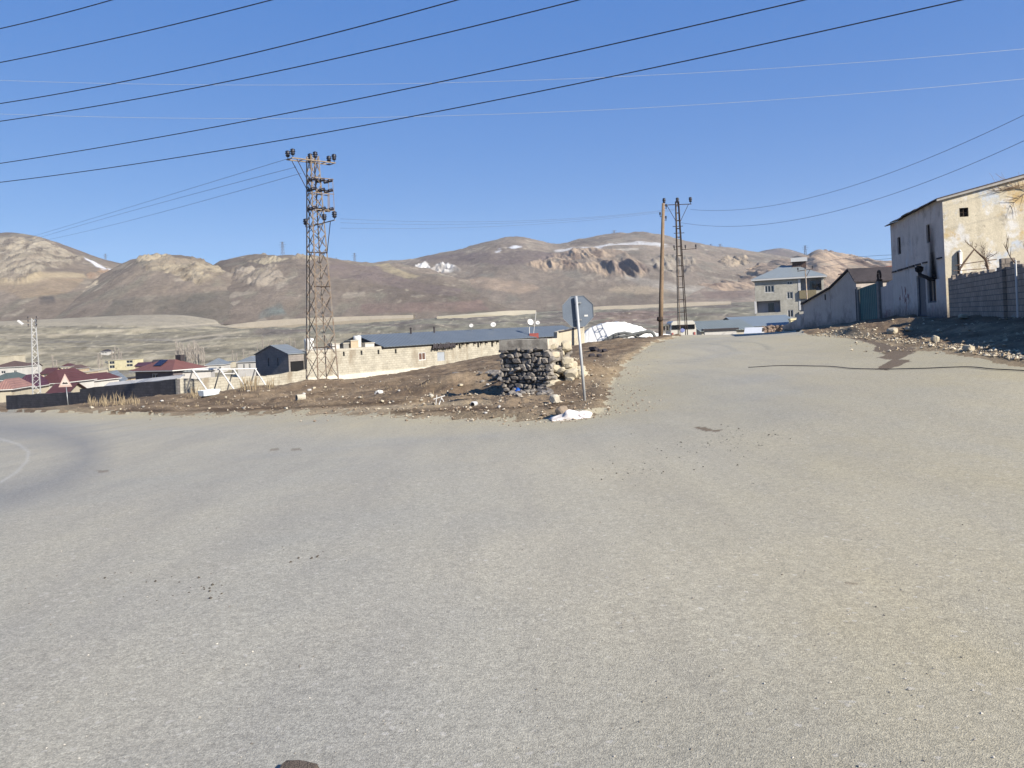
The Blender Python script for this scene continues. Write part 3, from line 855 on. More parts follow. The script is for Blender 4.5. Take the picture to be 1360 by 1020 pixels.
mb = MB(); hp = [o1 + Vector((x * w_ * .42, -.006, h_ * (.10 + .17 * z))) for x, z in ((-1, 0), (1, 0), (.85, .35), (.45, .75), (.2, .55), (-.1, .5), (-.45, .85), (-.8, .5))]
mb.poly(hp, (0, .004, 0)); mb.build('hump_symbol', mat_plain('black_symbol', A(40, 38, 40), .05, 3, .5), pn)

# ------------------------------------------------------------------ big lattice pylon
b = at(425.5, 46)
k = 46 / F
H = 296 * k
tw = thing('lattice_pylon', 'tall rusty lattice pylon with arms of dark insulators in front of the long wall', 'pylon', b, math.radians(43))
a0, a1 = 20.5 * k * .75, 7.4 * k * .75
def half(z): return a0 + (a1 - a0) * min(1, max(0, z / H)) ** .9
legs = [(-1, -1), (1, -1), (1, 1), (-1, 1)]
for i, (sx, sy) in enumerate(legs):
    mb = MB()
    zs = np.linspace(-.4, H, 9)
    for z0, z1 in zip(zs[:-1], zs[1:]):
        mb.bar((sx * half(z0), sy * half(z0), z0), (sx * half(z1), sy * half(z1), z1), .044, 4)
    mb.build('leg', (RUSTY, RUSTY, GALV_L, GALV_L)[i] if i != 1 else GALV_L, tw)
lev = [0]
while lev[-1] < H - .45:
    lev.append(lev[-1] + max(.68, 2.0 * half(lev[-1])))
lev[-1] = H
for i in range(4):
    (ax, ay), (bx, by) = legs[i], legs[(i + 1) % 4]
    mb = MB()
    for z0, z1 in zip(lev[:-1], lev[1:]):
        p0, p1 = half(z0), half(z1); zm = (z0 + z1) / 2; pm = half(zm)
        mb.bar((ax * p0, ay * p0, z0), (bx * p1, by * p1, z1), .021, 4)
        mb.bar((bx * p0, by * p0, z0 + .03), (ax * p1, ay * p1, z1), .021, 4)
    mb.build('bracing', (RUSTY, GALV_L, GALV_L, RUSTY)[i], tw)
def zt(y): return (508 - y) * k
# platforms and belts
for y, ex in ((341, .42), (386, .05), (466, .25)):
    z = zt(y); p = half(z)
    mb = MB(); mb.bar((-p - ex, -p, z), (p + .02, -p, z), .04, 4); mb.bar((p, -p, z + .01), (p, p, z + .01), .03, 4)
    mb.build('belt', DARKST, tw)
# top arm pair with six insulators
zA = zt(219)
arm = MB()
L = 1.42
for yy in (-.29, .29):
    arm.bar((-L - .06, yy, zA), (L - .12, yy, zA), .045, 4)
for x in (-L, -L * .5, 0, L * .5, L - .14):
    arm.bar((x, -.3, zA), (x, .3, zA), .03, 4)
arm.build('crossarm', RUSTY, tw)
mb = MB()
for yy in (-.29, .29):
    mb.bar((-L * .82, yy, zA - .03), (-half(zA - 1.6), yy * .9, zA - 1.6), .022, 4)
mb.build('arm_brace', DARKST, tw)
for x in (-L + .02, 0, L - .2):
    for yy in (-.29, .29):
        insulator('insulator', tw, (x, yy, zA + .16), .155, .36)
# middle arm, crossing the other way
zB = zt(303)
mb = MB(); mb.bar((.12, 1.28, zB), (-.02, -2.15, zB), .035, 4); mb.bar((-half(zB), -.1, zB), (half(zB), -.1, zB), .03, 4); mb.build('crossarm', GALV_L, tw)
mb = MB(); mb.bar((.02, -1.6, zB), (half(zB - 1.7), -half(zB - 1.7), zB - 1.7), .025, 4); mb.build('arm_brace', DARKST, tw)
for yy in (1.18, -.95, -2.05):
    insulator('insulator', tw, (.02, yy, zB + .14), .155, .36)
# switch gear: three shelves of dark stubs
sg = MB()
x0s = half(zt(260))
for y in (242, 262, 284):
    z = zt(y)
    for yy in (-.25, .25):
        sg.bar((-.3, yy - .15, z), (1.05, yy - .15, z), .03, 4)
sg.bar((1.02, -.4, zt(284)), (1.0, -.4, zt(241)), .02, 4); sg.bar((1.02, .1, zt(284)), (1.02, .1, zt(241)), .02, 4)
sg.bar((.62, -.4, zt(284)), (.66, -.4, zt(262)), .028, 4)
sgo = sg.build('switch_frame', RUSTY, tw)
for y in (244, 257, 282):
    z = zt(y)
    for x in (-.25, .35, .85):
        for yy in (-.38, .1):
            mb = MB(); mb.lathe((x, yy, z), [(.05, -.16), (.1, -.12), (.075, -.07), (.11, -.02), (.075, .04), (.11, .09), (.05, .13)], 8, Vector((.9, .1, .25)))
            mb.build('switch_insulator', INSUL, sgo, True)
mb = MB(); mb.bar((-a0 * .98, .12, 1.7), (-half(zt(240)) - .03, -.02, zt(243)), .02, 5); mb.build('operating_rod', DARKST, tw)

# ------------------------------------------------------------------ lattice pole on the crest
b = at(906, 57)
k = 57 / F
H = 172 * k + .35
lp = thing('lattice_pole', 'slim rusty ladder-like lattice pole with a T arm of insulators beside the wooden pole', 'utility pole', b, math.radians(2))
def hw(z): return (5.0 - 3.2 * z / H) * k
for sx, sy in legs:
    mb = MB(); mb.bar((sx * hw(-.4), sy * hw(0), -.4), (sx * hw(H), sy * hw(H), H), .034, 4); mb.build('leg', RUSTY if sx < 0 else DARKST, lp)
z = .7; st_ = .95
zz = []
while z < H:
    zz.append(z); z += st_; st_ = max(.42, st_ * .945)
for z in zz:
    p = hw(z); mb = MB()
    for i in range(4):
        (ax, ay), (bx, by) = legs[i], legs[(i + 1) % 4]
        mb.bar((ax * p, ay * p, z), (bx * p, by * p, z), .03, 4)
    mb.build('rung', DARKST, lp)
zc = H - .25
mb = MB(); mb.bar((-1.0, -.1, zc), (.98, -.1, zc), .035, 4); mb.build('crossarm', DARKST, lp)
mb = MB()
for s in (-1, 1):
    mb.bar((s * .78, -.1, zc), (s * hw(zc - 1.25), -.1, zc - 1.25), .022, 4)
mb.build('arm_brace', DARKST, lp)
for x in (-.95, 0, .93):
    insulator('insulator', lp, (x, -.1, zc + .14), .13, .36)
mb = MB(); zq = 116 * k; mb.bar((-.42, -.2, zq - .1), (-hw(zq), -.1, zq - .1), .02); mb.build('side_bracket', DARKST, lp); mb = MB(); mb.bar((.32, -.2, zq - .12), (1.18, -.2, zq - .08), .025); mb.bar((hw(zq), 0, zq - .1), (.34, -.2, zq - .1), .025); mb.build('side_bracket', DARKST, lp)
for x in (-.4, .4, 1.15):
    insulator('insulator', lp, (x, -.2, zq), .07, .22)
mb = MB(); mb.bar((-.42, -.12, 145 * k), (.3, -.12, 145 * k), .03); mb.build('side_bracket', DARKST, lp); mb = MB(); mb.bar((-.36, -.12, 136 * k), (.38, -.12, 136 * k), .03); mb.build('side_bracket', DARKST, lp)

b = at(876, 54)
k = 54 / F
wp = thing('wooden_pole', 'tall grey wooden utility pole leaning slightly right on the road crest', 'utility pole', b)
tp = P(881, 270, 54) - b
mb = MB(); mb.tube([Vector((0, 0, -.5)), tp * .3, tp * .65, tp], [.16, .15, .125, .10], 12); mb.build('pole', WOODP, wp, True)
for f, s in ((.96, 1), (.9, -1), (.87, 1)):
    mb = MB(); p = tp * f; mb.bar(p, p + Vector((s * .2, -.05, .02)), .02); hk = mb.build('hook', DARKST, wp)
    insulator('insulator', hk, p + Vector((s * .2, -.05, .1)), .07, .2)
mb = MB(); p = tp * .12; mb.lathe(p + Vector((-.05, -.05, -.1)), [(.17, 0), (.22, .1), (.19, .3)], 8); mb.build('strap', DARKST, wp)

# ------------------------------------------------------------------ street lamp pylon left
LAMPST = mat_plain('pale_lamp_steel', A(206, 206, 202), .15, 5, .5, .2)
b = at(46, 76)
k = 74 / F
H = (522 - 418) * k + 1.4
ll = thing('lamp_pylon', 'pale lattice lamp pylon with one white lamp arm behind the dark wall', 'street lamp', b, math.radians(30))
def hw2(z): return (.36 - .2 * z / H)
for sx, sy in legs:
    mb = MB(); mb.bar((sx * hw2(0), sy * hw2(0), -.3), (sx * hw2(H), sy * hw2(H), H), .05, 4); mb.build('leg', LAMPST, ll)
mb = MB(); n_ = 15
for i in range(n_):
    z0, z1 = H * i / n_, H * (i + 1) / n_
    for j in range(4):
        (ax, ay), (bx, by) = legs[j], legs[(j + 1) % 4]
        if i % 2: (ax, ay), (bx, by) = (bx, by), (ax, ay)
        mb.bar((ax * hw2(z0), ay * hw2(z0), z0), (bx * hw2(z1), by * hw2(z1), z1), .028, 4)
mb.build('bracing', LAMPST, ll)
c3, s3 = math.cos(math.radians(-30)), math.sin(math.radians(-30))
def L2(x, y, z): return Vector((x * c3 - y * s3, x * s3 + y * c3, z))
mb = MB(); mb.tube([L2(0, -.2, H - .6), L2(-.5, -.3, H - .35), L2(-.8, -.35, H - .3)], .03, 6); la = mb.build('lamp_arm', GALV_L, ll)
mb = MB(); mb.box(L2(-1.0, -.38, H - .38), (.62, .22, .14), Matrix.Rotation(math.radians(-30), 3, 'Z') @ Matrix.Rotation(math.radians(40), 3, 'Y')); mb.build('lamp_head', WHITEP, la)
for z in (H - .05, H - .4, H - .75):
    mb = MB(); mb.bar(L2(-.42, -.2, z), L2(.42, -.2, z), .025); mb.build('crossarm', GALV_L, ll)
    for s in (-.4, .4):
        insulator('insulator', ll, L2(s, -.2, z + .08), .06, .14)

# ------------------------------------------------------------------ small pole before the apartment block
b = at(1072, 88)
k = 88 / F
up = thing('utility_pole', 'thin pale utility pole with a short T arm before the grey apartment block', 'utility pole', b)
zT = P(1069, 358, 88).z - b.z
mb = MB(); mb.bar((.12, 0, -.3), (0, 0, zT), .09, 8, .06); mb.build('pole', GALV_L, up, True)
mb = MB(); mb.bar((-.85, 0, zT - .15), (.85, 0, zT + .05), .05); mb.bar((.0, 0, zT - .9), (.5, 0, zT - .05), .03); mb.build('crossarm', DARKST, up)
for x in (-.8, 0, .8):
    insulator('insulator', up, (x, 0, zT + .06 + x * .1), .1, .26)

# ------------------------------------------------------------------ overhead wires
def wire(name, label, pts, Y0, Y1, r, m, ext=(0, 0), group=None, n=48):
    xs = [p[0] for p in pts]; ys = [p[1] for p in pts]
    a0_, _ = ray(*pts[0]); a1_, _ = ray(*pts[-1])
    A0, A1 = np.array([a0_ * Y0, Y0]), np.array([a1_ * Y1, Y1])
    W = []
    for x, y in pts:
        a_, b_ = ray(x, y)
        # cross of view plane X = a Y with plan line A0..A1
        dx, dy = A1 - A0
        t = (a_ * A0[1] - A0[0]) / (dx - a_ * dy)
        W.append((t, EYE + b_ * (A0[1] + t * dy)))
    T = np.array([w[0] for w in W]); Z = np.array([w[1] for w in W])
    cf = np.polyfit(T, Z, min(2, len(W) - 1))
    ts = np.linspace(-ext[0], 1 + ext[1], n)
    pp = [Vector((*(A0 + t * (A1 - A0)), float(np.polyval(cf, t)))) for t in ts]
    mb = MB(); mb.tube(pp, r, 5)
    o = mb.build(name, m, None, True, loc=pp[0])
    return tag(o, label, 'power line', group)
g = 'dark overhead cables sweeping up to the top right'
for i, (pts, h, lab) in enumerate([
    ([(0, 38), (75, 20), (148, 0)], 12.4, 'dark overhead cable cutting off the very top left corner of the sky'),
    ([(0, 83), (180, 44.5), (360, 0)], 11.2, 'second dark overhead cable from the top left corner, alone between corner cable and middle pair'),
    ([(0, 137.5), (300, 79), (607, 0)], 10.0, 'third dark overhead cable from the top left corner, upper one of the middle pair'),
    ([(0, 161), (380, 92), (768, 0)], 9.6, 'fourth dark overhead cable from the top left corner, lower one of the middle pair'),
    ([(0, 217), (340, 158), (680, 88.5), (1067, 0)], 8.6, 'fifth dark overhead cable from the top left corner, upper one of the lowest pair'),
    ([(0, 242), (340, 192.5), (680, 128), (1277, 0)], 8.2, 'lowest of the six dark overhead cables, passing just above the tall pylon')]):
    e0 = ray(*pts[0])[1]; e1 = ray(*pts[-1])[1]
    wire('power_line', lab, pts, h / e0, h / e1, .019, BLACKW, (.5, .5), g)
g = 'pale lit wires crossing the whole sky'
wire('power_line', 'upper of two thin pale sunlit wires crossing the sky almost level', [(100, 110), (400, 112.5), (680, 107), (1020, 92), (1360, 64.5)], 38, 34, .0065, ALUW, (.3, .3), g)
wire('power_line', 'lower of two thin pale sunlit wires crossing the sky almost level', [(100, 154), (400, 158.5), (680, 150), (1020, 133), (1360, 105)], 38, 34, .0065, ALUW, (.3, .3), g)
g = 'thin wires running from the tall pylon down to the far left'
wire('power_line', 'topmost of three thin wires dropping left from the top arm of the tall pylon', [(384, 209), (290, 241), (180, 272), (30, 318)], 45.5, 120, .013, GREYW, (0, .2), g)
wire('power_line', 'middle of three thin wires dropping left from the top arm of the tall pylon', [(393, 222), (300, 246), (190, 276), (45, 318)], 46, 120, .013, GREYW, (0, .2), g)
wire('power_line', 'lowest of three thin wires dropping left from the top arm of the tall pylon', [(400, 230), (320, 253), (210, 283), (60, 319)], 46, 120, .013, GREYW, (0, .2), g)
g = 'faint wires between the tall pylon and the lattice pole'
for dy, w in ((0, 'uppermost'), (5, 'middle'), (12, 'lowest')):
    wire('power_line', w + ' of the faint slack wires strung between the tall pylon and the crest pole', [(452, 291 + dy), (560, 293.5 + dy * .8), (680, 294 + dy * .5), (780, 289 + dy * .3), (898, 277 + dy * .2)], 46, 57, .007, GREYW, (0, 0), g)
g = 'wires from the crest pole to the upper right'
wire('power_line', 'upper slack wire rising from the crest pole arm to the right picture edge', [(917, 278), (980, 279), (1100, 256), (1230, 211), (1360, 153)], 57, 30, .010, GREYW, (0, .4), g)
wire('power_line', 'lower slack wire rising from the crest pole to the right over the old house', [(903, 296), (980, 299), (1080, 288), (1200, 254), (1360, 186)], 57, 30, .010, GREYW, (0, .4), g)
# cable lying over the road
mb = MB(); pp = []
cps = [(1452, 494.5), (1360, 493), (1320, 491.5), (1290, 488.8), (1262, 489.2), (1230, 490.5), (1190, 491), (1160, 490.6), (1130, 490), (1105, 487.2), (1080, 486.6), (1050, 485.8), (990, 489)]
fc = curve([(1360 - x, y) for x, y in cps])
for x in np.arange(1450, 992, -4.0):
    p = hit0(x, float(fc(1360 - x))); pp.append(Vector((p.x, p.y, gz(p.x, p.y) + .02)))
mb.tube(pp, .010, 6)
tag(mb.build('cable', BLACKW, None, True, loc=pp[0]), 'black cable lying across the road from the right picture edge', 'cable')

# ------------------------------------------------------------------ far pylons on the hilltops
PYL = mat_plain('far_pylon_steel', A(112, 122, 140), .1, 1, .7)
def far_pylon(x, yb, yt, Y, label):
    b = P(x, yb + 1.0, Y); k = Y / F; H = (yb - yt) * k + k; th = 1.0 if Y < 1600 else 1.6
    o = thing('transmission_pylon', label, 'pylon', b, R.uniform(-.4, .4), 'transmission pylons on the hilltops')
    mb = MB(); w = H * .10
    for sx, sy in legs:
        mb.bar((sx * w, sy * w, -4), (sx * w * .25, sy * w * .25, H), H * .011 * th, 4)
    for i in range(6):
        z0, z1 = H * i / 6, H * (i + 1) / 6
        p0, p1 = w * (1 - .75 * i / 6), w * (1 - .75 * (i + 1) / 6)
        for j in range(4):
            (ax, ay), (bx, by) = legs[j], legs[(j + 1) % 4]
            mb.bar((ax * p0, ay * p0, z0), (bx * p1, by * p1, z1), H * .006 * th, 3)
    mb.build('tower', PYL, o)
    mb = MB()
    for f, l in ((.97, .16), (.84, .22), (.72, .17)):
        mb.bar((-l * H, 0, f * H), (l * H, 0, f * H), H * .010 * th, 3)
    mb.build('crossarms', PYL, o)
for a_ in [(140.5, 352, 337, 1480, 'tiny lattice pylon on the saddle right of the rocky left hill'),
           (376, 345, 321, 1170, 'tall thin far pylon on the hill crest just left of the tall pylon'),
           (447, 350, 342, 1175, 'small far pylon on the crest just right of the tall pylon'),
           (471.5, 354, 336, 1175, 'thin far pylon on the crest right of the tall pylon, taller than its neighbour'),
           (680, 330.5, 321, 2000, 'tiny far pylon above the old snow on the long hill'),
           (727.5, 333.5, 322, 2000, 'tiny far pylon on the long hill between snow patch and sign'),
           (816.5, 324, 306, 2000, 'tall far mast-like pylon above the octagonal sign on the long hill'),
           (944.5, 337, 324, 2000, 'left of two neighbouring far pylons right of the crest pole'),
           (957, 339, 324, 2000, 'right of two neighbouring far pylons right of the crest pole'),
           (1070, 344, 326, 1360, 'thin far pylon above the roof of the grey apartment block'),
           (1126, 347, 338, 1360, 'tiny far pylon on the peach rocks right of the apartment block')]:
    far_pylon(*a_)
# ------------------------------------------------------------------ building helpers
def wall(mb, O, e, n, w, h, holes=(), t=.16, top=None, z0=0.0):
    """wall face on the plane through O along e (up = z) with real openings; n points into the building"""
    O, e, n = Vector(O), Vector(e), Vector(n)
    def q(s, z, d=0): return O + e * s + Vector((0, 0, z)) + n * d
    xs = sorted({0, w} | {c for o in holes for c in o[:2]})
    zs = sorted({z0, h} | {c for o in holes for c in o[2:4]})
    for x0, x1 in zip(xs[:-1], xs[1:]):
        for a, b in zip(zs[:-1], zs[1:]):
            mx, mz = (x0 + x1) / 2, (a + b) / 2
            if any(o[0] < mx < o[1] and o[2] < mz < o[3] for o in holes): continue
            mb.add([q(x0, a), q(x1, a), q(x1, b), q(x0, b)], [(0, 1, 2, 3)])
    for x0, x1, a, b in [o[:4] for o in holes]:
        c = [(x0, a), (x1, a), (x1, b), (x0, b)]
        for i in range(4):
            (p, r_), (s, u) = c[i], c[(i + 1) % 4]
            mb.add([q(p, r_), q(s, u), q(s, u, t), q(p, r_, t)], [(0, 1, 2, 3)])
    if top:
        pts = [q(*p) for p in top]
        mb.add(pts, [tuple(range(len(pts)))])

def opening(parent, O, e, n, hole, fm, gm, bars=(1, 0), t=.12, fw=.06, name='window', label=None):
    """frame with its pane set back inside an opening"""
    O, e, n = Vector(O), Vector(e), Vector(n)
    x0, x1, a, b = hole[:4]
    def q(s, z, d): return O + e * s + Vector((0, 0, z)) + n * d
    mb = MB()
    def strip(xa, xb, za, zb):
        vs = [q(x, z, d) for d in (t - .05, t + .02) for x, z in ((xa, za), (xb, za), (xb, zb), (xa, zb))]
        mb.add(vs, [(0, 1, 2, 3), (7, 6, 5, 4), (0, 4, 5, 1), (1, 5, 6, 2), (2, 6, 7, 3), (3, 7, 4, 0)])
    strip(x0, x1, a, a + fw); strip(x0, x1, b - fw, b); strip(x0, x0 + fw, a + fw, b - fw); strip(x1 - fw, x1, a + fw, b - fw)
    nv, nh = bars
    for i in range(1, nv):
        x = x0 + (x1 - x0) * i / nv; strip(x - fw * .4, x + fw * .4, a + fw, b - fw)
    for i in range(1, nh + 1):
        z = a + (b - a) * i / (nh + 1); strip(x0 + fw, x1 - fw, z - fw * .3, z + fw * .3)
    o = mb.build(name, fm, parent)
    if label: o['label'] = label
    mb = MB()
    vs = [q(x, z, d) for d in (t, t + .015) for x, z in ((x0 + fw * .5, a + fw * .5), (x1 - fw * .5, a + fw * .5), (x1 - fw * .5, b - fw * .5), (x0 + fw * .5, b - fw * .5))]
    mb.add(vs, [(0, 1, 2, 3), (7, 6, 5, 4), (0, 4, 5, 1), (1, 5, 6, 2), (2, 6, 7, 3), (3, 7, 4, 0)])
    mb.build('pane', gm, o)
    return o

def frame_at(Aw, Bw):
    Aw, Bw = Vector(Aw), Vector(Bw)
    return math.atan2(Bw.y - Aw.y, Bw.x - Aw.x), math.hypot(Bw.x - Aw.x, Bw.y - Aw.y)

def onplane(Ow, rot, x, y, side=None):
    """local (along, z) of the picture point on the front plane of a thing placed at Ow, or on its side plane x = side"""
    a, b = ray(x, y)
    d = Vector((a, 1, b)); c = Vector((0, 0, EYE))
    e = Vector((math.cos(rot), math.sin(rot), 0)); n = Vector((-math.sin(rot), math.cos(rot), 0))
    O = Vector(Ow)
    if side is not None:
        O = O + e * side; e, n = n, e
    t = (O - c).dot(n) / d.dot(n)
    p = c + d * t - O
    return p.dot(e), p.z

EX, EY, MX, MY = Vector((1, 0, 0)), Vector((0, 1, 0)), Vector((-1, 0, 0)), Vector((0, -1, 0))

def shell(parent, w, d, h, wm, holes=(), rholes=(), gable=None, base=-.5, name='wall', lholes=(), front_m=None):
    """four walls; gable = ('x' or 'y', rise)"""
    mb = MB()
    tf = tr = None
    if gable and gable[0] == 'x':            # ridge runs along x: gables left and right
        tr = [(0, h), (d, h), (d / 2, h + gable[1])]
    if gable and gable[0] == 'y':
        tf = [(0, h), (w, h), (w / 2, h + gable[1])]
    if front_m is not None:
        m2 = MB(); wall(m2, (0, 0, 0), EX, EY, w, h, holes, z0=base, top=tf); m2.build('front_wall', front_m, parent)
    else: wall(mb, (0, 0, 0), EX, EY, w, h, holes, z0=base, top=tf)
    wall(mb, (w, 0, 0), EY, MX, d, h, rholes, z0=base, top=tr)
    wall(mb, (0, d, 0), EX, MY, w, h, z0=base, top=tf)
    wall(mb, (0, 0, 0), EY, EX, d, h, lholes, z0=base, top=tr)
    return mb.build(name, wm, parent)

def slab(mb, pts, th):
    mb.poly([Vector(p) for p in pts], (0, 0, th))

def gable_roof(parent, w, d, h, rise, m, axis='x', oh=.25, th=.07, name='roof', x0=0.0):
    mb = MB()
    if axis == 'x':
        s = rise / (d / 2)
        for y0, y1 in ((-oh, d / 2), (d + oh, d / 2)):
            z0 = h - s * oh
            slab(mb, [(x0 - oh, y0, z0), (w + oh, y0, z0), (w + oh, y1, h + rise), (x0 - oh, y1, h + rise)], th)
    else:
        s = rise / (w / 2)
        for xa, xb in ((-oh, w / 2), (w + oh, w / 2)):
            z0 = h - s * oh
            slab(mb, [(xa, -oh, z0), (xa, d + oh, z0), (xb, d + oh, h + rise), (xb, -oh, h + rise)], th)
    return mb.build(name, m, parent)

def hip_roof(parent, w, d, h, rise, m, oh=.5, th=.18, eave_m=None):
    r = min(w, d) / 2
    ax, bx, ay, by = -oh, w + oh, -oh, d + oh
    if w >= d: r1, r2 = Vector((d / 2, d / 2, h + rise)), Vector((w - d / 2, d / 2, h + rise))
    else: r1, r2 = Vector((w / 2, w / 2, h + rise)), Vector((w / 2, d - w / 2, h + rise))
    z = h + th
    c = [Vector((ax, ay, z)), Vector((bx, ay, z)), Vector((bx, by, z)), Vector((ax, by, z))]
    mb = MB()
    if w >= d: fs = [(0, 1, 5, 4), (1, 2, 5), (2, 3, 4, 5), (3, 0, 4)]
    else: fs = [(0, 1, 4), (1, 2, 5, 4), (2, 3, 5), (3, 0, 4, 5)]
    mb.add(c + [r1, r2], fs + [(3, 2, 1, 0)])
    o = mb.build('roof', m, parent)
    mb = MB(); mb.b2((ax + .02, ay + .02, h), (bx - .02, by - .02, z - .003)); mb.build('eaves', eave_m or WHITEP, o)
    return o

PLASTER = mat_plaster('old_cream_plaster', A(224, 212, 184, .76), [(A(232, 228, 218, .8), .55, .5, .57), (A(218, 190, 138, .74), .4, .54, .62), (A(160, 152, 140, .68), .9, .56, .7), (A(206, 212, 216, .78), .32, .56, .61), (A(140, 132, 122, .66), 1.7, .62, .7)], .4, streak=.25, base_dirt=A(128, 120, 112))
PLASTER2 = mat_plaster('grey_plaster', A(200, 188, 176, .74), [(A(166, 156, 148), .5, .52, .66), (A(196, 178, 170, .7), .8, .6, .7)], .4, streak=.15, base_dirt=A(110, 104, 100))
PINKWALL = mat_plaster('pink_stained_plaster', A(208, 194, 184, .76), [(A(176, 126, 126), .9, .56, .64), (A(150, 150, 160), .7, .58, .68)], .4, streak=.3, base_dirt=A(110, 104, 100))
FRONTP = mat_plaster('shade_greyed_plaster', A(214, 202, 190, .78), [(A(182, 170, 160, .7), .6, .54, .66), (A(210, 178, 168, .7), .8, .58, .68), (A(206, 206, 206, .78), .5, .58, .68)], .5, streak=.15, base_dirt=A(112, 106, 104))  # house plaster again, with the street front's shade mixed into its colour
SOOT = mat_plain('soot', A(36, 34, 34), .2, 3, .95)
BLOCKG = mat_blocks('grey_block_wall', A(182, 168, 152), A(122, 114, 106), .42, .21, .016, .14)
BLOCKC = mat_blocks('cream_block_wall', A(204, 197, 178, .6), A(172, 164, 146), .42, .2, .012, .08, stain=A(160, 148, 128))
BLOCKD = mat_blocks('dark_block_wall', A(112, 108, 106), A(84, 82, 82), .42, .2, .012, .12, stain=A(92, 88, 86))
REDTILE = mat_sheet('red_tile_roof', A(128, 86, 80), .3, 0, .75, 0, .12)
MAROON = mat_sheet('maroon_roof', A(94, 58, 58), .3, 0, .7, 0, .15)
PURPLE = mat_sheet('purple_roof', A(84, 52, 66), .3, 0, .7, 0, .15)
PINKTILE = mat_sheet('pink_tile_roof', A(160, 122, 112), .3, 0, .8, 0, .15)
BLUEROOF = mat_sheet('blue_grey_sheet_roof', A(116, 124, 130), .4, 0, .5, .15, .1)
TEALROOF = mat_sheet('teal_grey_sheet_roof', A(140, 148, 144), .4, 0, .5, .15, .12)
GREYROOF = mat_sheet('grey_sheet_roof', A(140, 146, 148), .4, 0, .5, .1, .12)
BROWNROOF = mat_sheet('brown_roof', A(104, 84, 76), .3, 0, .8, 0, .2)
ROOFDARK = mat_plain('dark_roofing', A(66, 60, 62), .3, 2, .8)
WHITEWALL = mat_plaster('white_wall', A(222, 218, 210, .58), [(A(200, 194, 182), .6, .6, .72)], .3, streak=.15)
CREAMWALL = mat_plaster('cream_wall', A(212, 202, 178, .58), [(A(190, 174, 146), .6, .58, .7)], .3, streak=.2)
TANWALL = mat_plaster('tan_wall', A(196, 176, 148, .7), [(A(160, 140, 116), .6, .58, .7)], .3, streak=.2)

# ------------------------------------------------------------------ the old two-storey house on the right
Aw = Vector((24.9, 52, 1.0)); Bw = Vector((21.8, 40, 1.0))
rot, w = frame_at(Aw, Bw)
Aw.z = Bw.z = .95
hs = thing('old_house', 'old two-storey cream house with a sooty shaded front and a sunlit gable behind the block wall', 'house', Aw, rot)
hs['label'] = 'old two-storey cream house with soot-stained front and sunlit side at the right picture edge'
h = 6.05; d = 14.0; rise = 1.5
def hp(x, y): return onplane(Aw, rot, x, y)
def rect(x0, y0, x1, y1):
    a, z1 = hp(x0, y0); b_, z0 = hp(x1, y1)
    return (a, b_, z0, z1)
def vrect(x0, x1, yt, yb):
    a = hp(x0, (yt + yb) / 2)[0]; b_ = hp(x1, (yt + yb) / 2)[0]; xm = (x0 + x1) / 2
    return (a, b_, hp(xm, yb)[1], hp(xm, yt)[1])
W1 = vrect(1191.8, 1196.2, 315, 338); W2 = vrect(1230.2, 1235, 298, 322.5)
DO = vrect(1218.2, 1229.8, 365.5, 417); LW = vrect(1231.5, 1243.2, 369.5, 402)
DO = (DO[0], DO[1], .12, DO[3])
def gp(x, y): return onplane(Aw, rot, x, y, side=w)
g0 = gp(1274.5, 288.3); g1 = gp(1286, 275.5)
GW = (g0[0], g1[0], g0[1], g1[1])
shell(hs, w, d, h, PLASTER, [W1, W2, DO, LW], [GW], ('x', rise), front_m=FRONTP)
mb = MB()
s = rise / (d / 2)
oh = .28
for y0, y1 in ((-oh, d / 2), (d + oh, d / 2)):
    for i in range(8):
        xa = -oh + (w + 2 * oh - .12) * i / 8; xb = -oh + (w + 2 * oh - .12) * (i + 1) / 8 - .015
        dz = R.uniform(-.03, .05); z0 = h - s * oh + dz + .03
        slab(mb, [(xa, y0, z0), (xb, y0, z0 + R.uniform(-.03, .03)), (xb, y1, h + rise + .05), (xa, y1, h + rise + .05)], .05)
mb.build('roof', mat_sheet('weathered_dark_roof', A(92, 82, 80), .25, 0, .7, .1, .25), hs)
mb = MB()
mb.poly([(w + .03, -oh, h - s * oh - .10), (w + .03, d / 2, h + rise - .10), (w + .03, d / 2, h + rise + .02), (w + .03, -oh, h - s * oh + .02)], (.10, 0, 0))
mb.build('verge_board', mat_plain('pale_verge', A(196, 190, 180), .2, 4), hs)
OPENM = mat_plain('weathered_frame', A(92, 96, 104), .2, 5)
opening(hs, (0, 0, 0), EX, EY, W1, DARKST, DARK, (1, 0), .14, .07)
opening(hs, (0, 0, 0), EX, EY, W2, DARKST, DARK, (1, 0), .14, .07)
opening(hs, (0, 0, 0), EX, EY, LW, OPENM, GLASS, (2, 0), .14, .09, label='ground floor window with bluish frame and soot above it')
dr = opening(hs, (0, 0, 0), EX, EY, DO, OPENM, mat_plain('blue_grey_door', A(76, 92, 104), .2, 4, .6), (1, 0), .13, .12, 'door')
mb = MB(); mb.box((DO[1] - .3, .09, 1.0), (.05, .08, .14)); mb.build('handle', GALV, dr)
opening(hs, (w, 0, 0), EY, MX, GW, DARKST, DARK, (2, 1), .14, .05, label='small dark gable window')
# floor band, broken
za, zb_ = hp(1188, 361)[1], hp(1250, 342)[1]
x = .15
while x < w - .6:
    l = R.uniform(.5, 1.5)
    if R.random() < .75:
        f = x / w; mb = MB(); mb.box((x + l / 2, -.03, za + (zb_ - za) * f), (l, .07, R.uniform(.07, .12)), Matrix.Rotation(R.uniform(-.015, .015), 3, 'Y')); mb.build('floor_band', ROOFDARK, hs)
    x += l + R.uniform(.05, .5)
